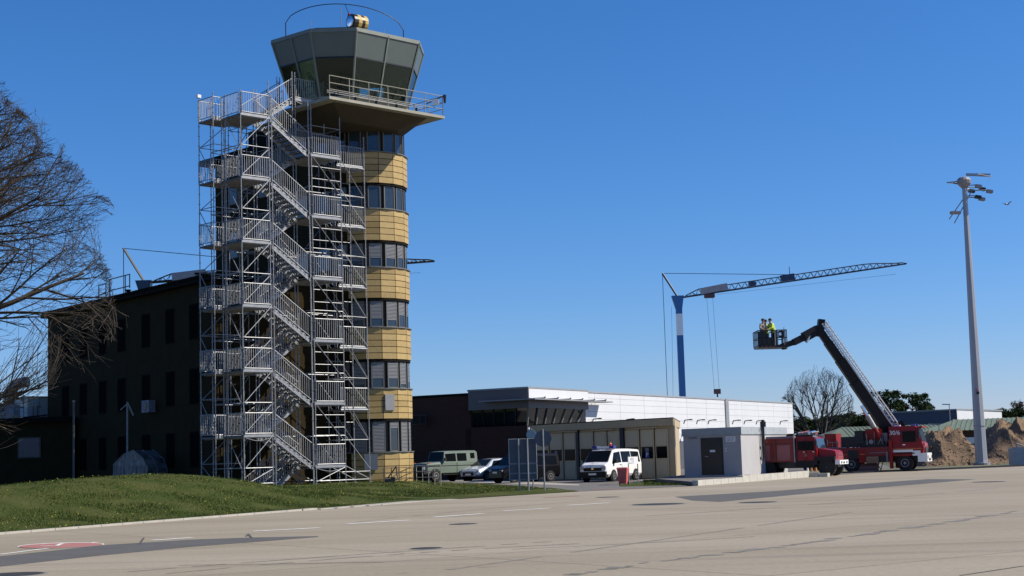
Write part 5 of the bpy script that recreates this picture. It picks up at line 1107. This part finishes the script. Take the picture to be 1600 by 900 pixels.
# ------------------------------------------------------------------ cranes
blue = mat('crane_blue', (.03, .16, .42), .45, 0, .1); cbl = mat('crane_dark_blue', (.025, .06, .13), .5)
def crane(label, Y, piv, peak, tip, base, mt, jm, tie=.48, trolley=.12, white_sec=True, hook=None, wm=.9):
    P = gy(*piv, Y); K_ = gy(*peak, Y); T_ = gy(*tip, Y); B = gy(base, 700, Y); e = thing('tower_crane', label, 'crane', (P.x, Y, 0)); O = Vector((P.x, Y, 0)); P, K_, T_ = P - O, K_ - O, T_ - O
    g = MB(); g.box(-wm * .42, wm * .42, -wm * .42, wm * .42, 0, P.z - 1.4, mt); g.prism([(-wm * .42, -wm * .42), (wm * .42, -wm * .42), (wm * .42, wm * .42), (-wm * .42, wm * .42)], P.z - 1.4, P.z + .3, mt, [(-wm * .95, -wm * .5), (wm * .7, -wm * .5), (wm * .7, wm * .5), (-wm * .95, wm * .5)]); g.build('mast', e)
    if white_sec: g = MB(); g.box(-wm * .43, wm * .43, -wm * .43, wm * .43, P.z * .775, P.z * .905, white); g.build('white_section', e)
    g = MB(); g.box(-2, 2, -2, 2, 0, .6, mt); g.box(-1.6, 1.6, -1.2, 1.2, .6, 2.4, concb); g.build('base_frame', e)
    g = MB()
    for s_ in (-.25, .25): g.bar(P + Vector((0, s_, 0)), K_ + Vector((0, s_, 0)), .1, jm, 6)
    g.build('head_strut', e)
    g = MB(); J0 = P + Vector((.5, 0, .1)); D = T_ - J0; n_ = 34; H_ = .72
    for s_ in (-.45, .45): g.bar(J0 + Vector((0, s_, 0)), T_ + Vector((0, s_ * .4, 0)), .09, jm, 5)
    hgt = lambda t: H_ * min(1, t * 14) * (1 - ss(.8, 1.0, t) * .75)
    for i in range(n_):
        t0, t1 = i / n_, (i + 1) / n_; tm = (t0 + t1) / 2; a = J0 + D * t0; c = J0 + D * t1; m_ = J0 + D * tm + Vector((0, 0, hgt(tm)))
        for s_ in (-.4, .4): g.bar(a + Vector((0, s_, 0)), m_, .035, jm, 4); g.bar(m_, c + Vector((0, s_, 0)), .035, jm, 4)
        if i: g.bar(J0 + D * ((t0 * 2 - 1 / n_) / 2) + Vector((0, 0, hgt(t0 - .5 / n_))), m_, .07, jm, 5)
    g.build('jib', e)
    g = MB(); Q = J0 + D * tie + Vector((0, 0, H_ + .1)); g.bar(K_, Q, .045, jm, 4); g.beam(Q - D * .04 - Vector((0, 0, .4)), Q + D * .02 - Vector((0, 0, .4)), .7, .9, jm); g.bar(Q, Q + Vector((0, 0, 1.0)), .05, jm, 4); g.build('tie_bar', e)
    g = MB(); bb = K_ + Vector((.2, 0, 0)); g.bar(K_, (K_.x, 0, 3.6), .045, jm, 4); g.bar((K_.x, 0, 3.6), (K_.x - .2, 0, 1), .12, jm, 5); g.bar((-.9, 0, P.z - 1), (-1.3, 0, 2), .02, jm, 4); g.bar(J0 + D * .15 - Vector((0, 0, .3)), J0 + D * .95 - Vector((0, 0, .1)) + Vector((0, 0, -1.0)), .018, jm, 4); g.build('cable', e)
    g = MB(); tr = J0 + D * trolley; g.box(tr.x - .6, tr.x + .6, -.6, .6, tr.z - .55, tr.z - .1, mat('trolley_brown', (.12, .06, .05), .7)); tro = g.build('trolley', e)
    g = MB(); hk = hook or 2.0; g.bar((tr.x - .35, 0, tr.z - .5), (tr.x + .1, 0, hk + .6), .02, jm, 4); g.bar((tr.x + .4, 0, tr.z - .5), (tr.x + .7, 0, hk + .6), .02, jm, 4); g.box(tr.x + .05, tr.x + .85, -.3, .3, hk, hk + .6, mat('hook_block', (.14, .06, .05), .6)); g.bar((tr.x + .45, 0, hk), (tr.x + .45, 0, hk - .4), .1, jm, 5); g.build('hook_block', tro)
    g = MB(); g.beam(J0 + D * .08 + Vector((0, -.5, .35)), J0 + D * .2 + Vector((0, -.5, .5)), .05, .8, mat('crane_banner', (.40, .38, .40), .7)); g.build('banner', e)
    g = MB(); q = J0 + D * .31; g.beam(q + Vector((-.4, 0, .35)), q + Vector((.5, 0, .35)), .5, .6, jm); g.build('winch', e)
    return e
crane('blue tower crane with a white mast section behind the white hall', 190, (1060, 466), (1035, 427), (1416, 412), 1062, blue, cbl, hook=8.6)
crane('dark tower crane whose jib rises behind the office block and the control tower', 158, (227, 443), (193, 388), (679, 408), 232, cbl, blackm, tie=.5, white_sec=False, hook=6, wm=1.0)
# ------------------------------------------------------------------ background right
def gable(name, label, o, dx, L, dep, he, hr, wall, roofm, over=.6):
    e = thing(name, label, 'building', (o.x, o.y, 0), atan2(dx.y, dx.x)); g = MB(); g.box(0, L, 0, dep, 0, he, wall); g.build('wall', e)
    g = MB(); c = dep / 2; x0, x1 = -over, L + over; hp = dep * .35
    P = [(x0, -over, he - .12), (x1, -over, he - .12), (x1, dep + over, he - .12), (x0, dep + over, he - .12), (x0 + hp, c, hr), (x1 - .1, c, hr)]
    g.add(P, [[0, 1, 5, 4], [2, 3, 4, 5], [3, 0, 4], [1, 2, 5], [3, 2, 1, 0]], roofm)
    n_ = int(L / .5)
    for i in range(n_):
        x = x0 + hp + (x1 - .1 - x0 - hp) * i / n_; g.beam((x, -over, he - .1), (x, c, hr + .02), .12, .05, roofm)
    g.build('roof', e); return e
rfg = mat('green_corrugated_roof', (.20, .25, .18), .6, 0, .12, 1); bwn = mat('brown_brick', (.10, .05, .035), .9, 0, .2, 2)
o = gy(1449, 676, 150); o2 = gy(1640, 668, 146); s1_ = gable('green_roofed_shed', 'long shed with pale green corrugated roof behind the soil heaps', Vector((o.x, 150)), Vector((o2.x - o.x, -4)).normalized(), 26, 8, 3.0, 4.0, bwn, rfg)
g = MB(); g.box(3.5, 5.5, -.05, 0, 1.6, 2.2, white); g.build('window', s1_)
o = gy(1295, 682, 158); s2_ = gable('green_roofed_shed', 'low barrack with green roof behind the two fire engines', Vector((o.x, 158)), Vector((1, .0)), 13, 8, 2.7, 3.7, bwn, mat('green_roof_dull', (.14, .18, .13), .7, 0, .12, 1))
for x in (1.6, 3.0): g = MB(); g.box(x, x + 1.1, -.05, 0, 1.2, 2.3, white); g.box(x + .1, x + 1.0, -.07, -.052, 1.3, 2.2, glass); g.build('window', s2_)
# distant blue-white hall
Y = 215; a = gy(1392, 644, Y); b_ = gy(1495, 641, Y); c = gy(1565, 643, Y + 16); dbl = mat('dark_blue_cladding', (.06, .085, .14), .6)
e = thing('distant_hall', 'distant flat hall with one dark blue side and one white side', 'building', (b_.x, b_.y, 0)); h = b_.z
g = MB(); v1 = Vector((a.x - b_.x, 8)); v2 = Vector((c.x - b_.x, 16)); g.add([(0, 0, 0), (v1.x, v1.y, 0), (v1.x, v1.y, h), (0, 0, h)], [[0, 3, 2, 1]], dbl); g.add([(0, 0, 0), (v2.x, v2.y, 0), (v2.x, v2.y, h), (0, 0, h)], [[0, 1, 2, 3]], whitec); g.add([(v2.x, v2.y, 0), (v1.x + v2.x, v1.y + v2.y, 0), (v1.x + v2.x, v1.y + v2.y, h), (v2.x, v2.y, h)], [[0, 1, 2, 3]], whitec); g.add([(v1.x, v1.y, 0), (v1.x + v2.x, v1.y + v2.y, 0), (v1.x + v2.x, v1.y + v2.y, h), (v1.x, v1.y, h)], [[0, 3, 2, 1]], dbl); g.build('wall', e)
g = MB(); g.prism([(-.1, -.2), (v1.x - .1, v1.y), (v1.x + v2.x, v1.y + v2.y + .1), (v2.x + .2, v2.y)], h, h + .2, greyp); g.build('roof', e)
# brown portable building
o = gy(1232, 680, 175); e = thing('portable_cabin', 'brown and ochre low building behind the red equipment body', 'building', (o.x, 175, 0)); g = MB(); g.box(-1, 3.6, 0, 3, 0, 3.1, mat('rust_orange', (.33, .13, .08), .8)); g.build('wall', e)
g = MB(); g.box(-1.1, 3.7, -.1, 3.1, 3.1, 3.3, darkroof); g.build('roof', e)
for x in (-.2, 1.3): g = MB(); g.box(x, x + 1.3, -.04, 0, 1.5, 2.75, mat('ochre_board', (.34, .24, .12), .8)); g.build('window_board', e)
# street lamps
for px, py_, Y, lab in ((1483, 632, 200, 'thin street lamp above the distant dark blue hall'), (1467, 663, 140, 'short lamp post in front of the green shed roof')):
    q = gy(px, py_, Y); e = thing('street_lamp', lab, 'street lamp', (q.x, Y, 0), 0, 'street lamps beyond the apron'); g = MB(); g.bar((0, 0, 0), (0, 0, q.z), .07, greyp, 6, .05); g.build('pole', e); g = MB(); g.beam((.1, 0, q.z), (-.9, 0, q.z + .05), .2, .12, greyp); g.build('lamp_head', e)
# soil heaps
def heap(label, px0, px1, ytop, Y, dep, seed):
    a = gy(px0, 725, Y); b_ = gy(px1, 725, Y); ht = gy((px0 + px1) / 2, ytop, Y + dep * .3).z; W_ = b_.x - a.x; nx, ny = 110, 60; vs = []
    for i in range(nx):
        for j_ in range(ny):
            u, v_ = i / (nx - 1), j_ / (ny - 1); pr_ = min(1, 3.2 * min(u, 1 - u)) * min(1, 2.6 * min(v_, 1 - v_)); q = Vector((u * W_ * .45 + seed, v_ * dep * .45, seed))
            n1 = noise.fractal(q * 1.6, .75, 2.1, 7); n2 = abs(noise.noise(q * 1.3)); z = ht * (pr_ ** .8) * (1 - .42 * n2) + .5 * n1 * pr_ 
            vs.append((u * W_ + .2 * n1, v_ * dep + .2 * n1, max(0, z) - .03))
    g = MB(); g.add(vs, [[i * ny + j_, (i + 1) * ny + j_, (i + 1) * ny + j_ + 1, i * ny + j_ + 1] for i in range(nx - 1) for j_ in range(ny - 1)], soil)
    for i in range(900):
        v0 = random.choice(vs); r = random.uniform(.03, .13) * random.random() ** .6; k = [(v0[0] + random.uniform(-.1, .1) + r * random.uniform(.6, 1.2) * a_[0], v0[1] + r * a_[1], v0[2] + r * random.uniform(.6, 1.2) * a_[2]) for a_ in ((1, 0, 0), (-1, 0, 0), (0, 1, 0), (0, -1, 0), (0, 0, 1), (0, 0, -1))]
        g.add(k, [[0, 2, 4], [2, 1, 4], [1, 3, 4], [3, 0, 4], [2, 0, 5], [1, 2, 5], [3, 1, 5], [0, 3, 5]], soil)
    o = g.build('soil_heap', None, (a.x, Y - dep * .3, 0)); tag(o, label, 'soil heap', 'soil heaps beside the light mast')
heap('brown soil heap between the boom truck and the light mast', 1432, 1545, 672, 122, 9, 3.1); heap('larger brown soil heap right of the light mast', 1522, 1690, 655, 128, 12, 8.7)
g = MB(); fe = [gz(x, y) for x, y in ((1240, 742), (1330, 739.3), (1440, 735.3), (1620, 727.6))]
fe2 = [Vector((p.x * 1.0 - .8, p.y + 9)) for p in fe]
g.add([(p.x, p.y, .02) for p in fe] + [(p.x, p.y, .02) for p in fe2[::-1]], [list(range(8))], mat('sparse_turf', (.12, .13, .05), .95, 0, .3, .6, col2=(.24, .19, .12))); structure(g.build('verge'))
g = MB()
for a, b_ in zip(fe, fe[1:]): g.beam((a.x, a.y - .05, .05), (b_.x, b_.y - .05, .05), .25, .14, blackm)
structure(g.build('kerb'))
q = gy(1585, 727, 109); e = thing('equipment_box', 'grey blue metal equipment box at the right edge by the soil heap', 'box', (q.x, 109, 0)); g = MB(); g.box(0, 2.2, 0, 1.2, .05, 1.2, mat('box_blue_grey', (.25, .32, .38), .5)); g.build('body', e); g = MB(); g.box(.2, 1.9, .2, 1.0, 1.2, 1.28, acm); g.bar((.4, .5, 1.28), (.4, .5, 1.6), .05, acm, 6); g.bar((.4, .5, 1.55), (.9, .5, 1.35), .04, acm, 6); g.build('lid_gear', e)
g = MB(); q = gy(1360, 732, 101.5); g.lathe((0, 0, .28), (1, .1, 0), [(.25, 0), (.28, .05), (.28, 1.3), (.25, 1.4)], mat('pink_wrap', (.55, .35, .42), .5), 12); tag(g.build('hose_roll', None, (q.x - .9, q.y, 0)), 'pale pink wrapped roll lying under the boom truck', 'roll')
g = MB()
for i in range(4): g.beam((i * .12, 0, 0), (.25 + i * .12 * (-1) ** i, 0, .75), .05, .05, mat('timber', (.35, .22, .12), .8))
tag(g.build('timber_props', None, (q.x + .45, q.y + .2, 0)), 'small bundle of leaning timber under the boom truck', 'timber')
for k, px in enumerate((1262, 1268, 1275)):
    q = gy(px, 735, 97); g = MB(); g.lathe((0, 0, 0), (0, 0, 1), [(.16, 0), (.14, .03), (.03, .5)], mat('cone_orange', (.6, .3, .05), .5) if k else white, 10); tag(g.build('traffic_cone', None, (q.x, q.y, 0)), ('white' if not k else 'orange') + ' marker cone under the red equipment body' + (', right one' if k == 2 else ', middle one' if k else ''), 'traffic cone', 'marker cones')
# bird
q = gy(1573, 319, 90); g = MB(); g.lathe((-.18, 0, 0), (1, 0, 0), [(.01, 0), (.05, .12), (.045, .25), (.01, .36)], blackm, 8); g.plate([(0, 0, 0), (.1, 0, 0), (.05, .4, .12), (-.02, .4, .12)], .01, blackm); g.plate([(0, 0, 0), (.1, 0, 0), (.05, -.4, .12), (-.02, -.4, .12)], .01, blackm); tag(g.build('bird', None, tuple(q), .4), 'tiny dark bird flying right of the light mast head', 'bird')
# ------------------------------------------------------------------ trees
class Skel:
    def __init__(s, seed, env=None): s.r = random.Random(seed); s.seg = []; s.leaf = []; s.env = env; s.tr0 = .13
    def grow(s, p, d, L, r, lv, maxlv, kids, spread, droop=0.0, wob=.12):
        n_ = 5 if lv < maxlv - 1 else 3; pts = [p]; q = p.copy(); dd = d.copy()
        for i in range(n_):
            dd = (dd + Vector((s.r.uniform(-wob, wob), s.r.uniform(-wob, wob), s.r.uniform(-wob, wob) + (-droop if lv < maxlv - 1 else .06)))).normalized(); q2 = q + dd * (L / n_)
            if s.env and not s.env(q2): q2 = q + (q2 - q) * .25; s.seg.append((q.copy(), q2, r * .4, r * .1, lv)); pts.append(q2.copy()); n_ = len(pts) - 1; break
            r0 = r * (1 - .72 * i / n_); r1 = r * (1 - .72 * (i + 1) / n_); s.seg.append((q.copy(), q2.copy(), r0, r1, lv)); q = q2; pts.append((q.copy()))
        if lv >= maxlv: s.leaf.append(q); return
        k = kids[lv]
        for i in range(k):
            t0_ = .22 if lv else s.tr0; t = t0_ + (1 - t0_) * (i + s.r.random()) / k; t = min(t, .999); j_ = int(t * n_); base = pts[j_].lerp(pts[j_ + 1], t * n_ - j_) if j_ < n_ else pts[-1]
            ax = dd.orthogonal().normalized(); ax.rotate(Matrix.Rotation(s.r.uniform(0, 2 * pi), 3, dd)); dirn = (d.lerp(dd, t)).normalized().copy(); ang = s.r.uniform(*spread[lv]); dirn.rotate(Matrix.Rotation(ang, 3, ax))
            s.grow(base, dirn, L * (s.r.uniform(.40, .56) * (1.15 - .62 * t) if lv == 0 else s.r.uniform(.42, .72)), r * (1 - .7 * t) * .62, lv + 1, maxlv, kids, spread, droop, wob)
    def mesh(s, name, mt, minr=.006, lv0=0, lv1=99):
        g = MB()
        for (a, b_, r0, r1, lv) in s.seg:
            if lv0 <= lv <= lv1: 
                n_ = 8 if lv == 0 else 5 if lv == 1 else 3; d = (b_ - a); 
                if d.length < 1e-5: continue
                d.normalize(); x = d.orthogonal().normalized(); y = d.cross(x); r0 = max(r0, minr); r1 = max(r1, minr * .8)
                vs = [c + (x * cos(2 * pi * i / n_) + y * sin(2 * pi * i / n_)) * rr for c, rr in ((a, r0), (b_ + d * r1 * .3, r1)) for i in range(n_)]
                g.add(vs, [[i, (i + 1) % n_, n_ + (i + 1) % n_, n_ + i] for i in range(n_)], mt)
        return g
tb = gy(-170, 740, 62); T1 = thing('bare_tree', 'large leafless tree reaching in from the left edge over the office block', 'tree', (tb.x, 62, .4))
ENV = [(0, 3), (2.5, 6.0), (4.5, 8.6), (6.2, 9.3), (8.3, 9.1), (10.1, 8.5), (12.2, 7.9), (14.2, 7.1), (17.1, 4.6), (18.8, 2.2), (19.6, .1), (40, .05)]
def env(p):
    rr = sqrt(p.x * p.x + p.y * p.y)
    for (z0, r0), (z1, r1) in zip(ENV, ENV[1:]):
        if z0 <= p.z <= z1: return rr < (r0 + (r1 - r0) * (p.z - z0) / (z1 - z0)) * (1 + .16 * noise.noise(Vector((atan2(p.y, p.x) * 2.2, p.z * .55, 1))))
    return True
S_ = Skel(11, env); S_.grow(Vector((0, 0, 0)), Vector((.03, 0, 1)), 17.5, .42, 0, 5, [34, 9, 6, 5, 3], [(.75, 1.25), (.3, .75), (.3, .75), (.3, .7), (.3, .7)], .004, .09)
S_.mesh('trunk', bark, .02, 0, 0).build('trunk', T1); S_.mesh('crown', bark, .0075, 1, 9).build('crown', T1)
tb = gy(1283, 683, 215); T2 = thing('bare_tree', 'leafless spreading tree standing behind the boom of the fire truck', 'tree', (tb.x, 215, 0))
ENV2 = [(0, 1.5), (3, 3.8), (5, 4.6), (8, 4.9), (11, 3.9), (12.7, 1.6), (13.4, .1), (40, .05)]
def env2(p):
    rr = sqrt(p.x * p.x + p.y * p.y)
    for (z0, r0), (z1, r1) in zip(ENV2, ENV2[1:]):
        if z0 <= p.z <= z1: return rr < (r0 + (r1 - r0) * (p.z - z0) / (z1 - z0)) * (1 + .2 * noise.noise(Vector((atan2(p.y, p.x) * 2.2, p.z * .6, 4))))
    return True
S_ = Skel(5, env2)
for a in range(7): S_.grow(Vector((0, 0, 1.2)), Vector((.85 * cos(a * .9) * (.4 + .12 * a), .5 * sin(a * .9), 1)).normalized(), 10.2, .2, 1, 4, [0, 9, 6, 4], [(.4, .8), (.3, .75), (.3, .8), (.3, .8)], -.01, .09)
S_.seg.append((Vector((0, 0, 0)), Vector((0, 0, 1.5)), .42, .35, 0)); S_.mesh('trunk', bark2, .02, 0, 0).build('trunk', T2); S_.mesh('crown', bark2, .014, 1, 9).build('crown', T2)
needle = mat('pine_needles', (.022, .042, .016), .9, 0, .3, .5, spec=.1, col2=(.06, .085, .03)); needle2 = mat('twig_brown', (.10, .075, .055), .9, 0, .3, .5, spec=.1)
def foliage(seed, h, w, mt, flat_=False, n=2600, csz=.28):
    R = random.Random(seed); vs = []; fs = []; cl = []
    for i in range(26): 
        t = R.random(); zz = h * (.35 + .62 * t) if not flat_ else h * (.6 + .38 * t); rr = w * (1.0 - .55 * t if not flat_ else .95 - .3 * abs(t - .4)) * R.random() ** .6; a = R.uniform(0, 2 * pi); cl.append((rr * cos(a), rr * sin(a), zz, R.uniform(.5, 1.15) * w * .33))
    for i in range(n):
        c = R.choice(cl); a, b_ = R.uniform(0, 2 * pi), R.uniform(-1, 1); rr = c[3] * R.random() ** .4; p = Vector((c[0] + rr * cos(a) * sqrt(1 - b_ * b_), c[1] + rr * sin(a) * sqrt(1 - b_ * b_), c[2] + rr * b_ * .6)); k = len(vs)
        for q in range(3): vs.append(tuple(p + Vector((R.uniform(-csz, csz), R.uniform(-csz, csz), R.uniform(-csz, csz)))))
        fs.append([k, k + 1, k + 2])
    g = MB(); g.add(vs, fs, mt); return g.mesh('crown')
FM = [foliage(1, 9, 3.2, needle), foliage(2, 10, 3.0, needle, True), foliage(3, 9, 3.6, needle), foliage(4, 8, 3.0, needle2, n=1500)]
g = MB(); g.bar((0, 0, 0), (0, 0, 8), .2, bark, 6, .08)
for i in range(7): a = i * 2.4; g.bar((0, 0, 4 + i * .5), (1.6 * cos(a), 1.6 * sin(a), 5 + i * .55), .07, bark, 4, .03)
TM = g.mesh('trunk')
def bgtree(px, ytop, Y, kind, lab, sx=1.0):
    q = gy(px, ytop, Y); hs = q.z / (9.6 if kind != 3 else 8.4); e = thing('pine_tree' if kind != 3 else 'bare_tree', lab, 'tree', (q.x, Y, 0), random.uniform(0, 6), 'trees beyond the airfield'); e.scale = (hs * sx, hs * sx, hs)
    link('crown', FM[kind], e); link('trunk', TM, e); return e
R_ = random.Random(3)
bgtree(1385, 615, 240, 1, 'tall pine with rounded crown nearest to the boom'); bgtree(1431, 619, 240, 1, 'tall flat topped pine left of the street lamp', .9); bgtree(1408, 622, 246, 3, 'thin leafless tree between the two tall pines', .5)
row = [(1238, 652), (1250, 648), (1262, 647), (1275, 650), (1296, 646), (1310, 643), (1322, 640), (1336, 641), (1350, 643), (1363, 640)]
for i, (x, y) in enumerate(row): bgtree(x, y, 236 + R_.uniform(-8, 8), R_.choice((0, 2)), 'dark pine in the row behind the bare tree, number %s from the white hall' % ['first', 'second', 'third', 'fourth', 'fifth', 'sixth', 'seventh', 'eighth', 'ninth', 'tenth'][i], 1.3)
row = [(1373, 638), (1398, 636), (1416, 640), (1446, 636), (1460, 639), (1475, 641)]
for i, (x, y) in enumerate(row): bgtree(x, y, 262, R_.choice((0, 2)), '%s low dark tree behind the distant blue hall, counted from the boom' % ['first', 'second', 'third', 'fourth', 'fifth', 'sixth'][i], 1.5)
row = [(1519, 636), (1541, 637), (1556, 634), (1572, 636), (1583, 633), (1597, 638), (1612, 636)]
for i, (x, y) in enumerate(row): bgtree(x, y, 262, (0, 2, 2, 0, 2, 0, 2)[i], '%s dark tree right of the mast on the skyline' % ['first', 'second', 'third', 'fourth', 'fifth', 'sixth', 'seventh'][i], 1.3)
bgtree(1592, 622, 270, 3, 'pale leafless tree rising over the dark trees at the right edge', .7)
hz = MB(); tree_r = random.Random(9); vs = []; fs = []
for i in range(52000):
    x = tree_r.uniform(-170, 150); z = tree_r.random() ** .7 * (8.2 + 1.8 * noise.noise(Vector((x * .12, 0, 0)))) * .8; y = 275 + tree_r.uniform(0, 14); k = len(vs)
    for q in range(3): vs.append((x + tree_r.uniform(-.8, .8), y + tree_r.uniform(-.8, .8), max(0, z + tree_r.uniform(-.8, .8))))
    fs.append([k, k + 1, k + 2])
hz.add(vs, fs, needle); tag(hz.build('far_wood'), 'far dark wood closing the skyline behind the airfield', 'wood', kind='stuff')
SC.render.engine = 'CYCLES'
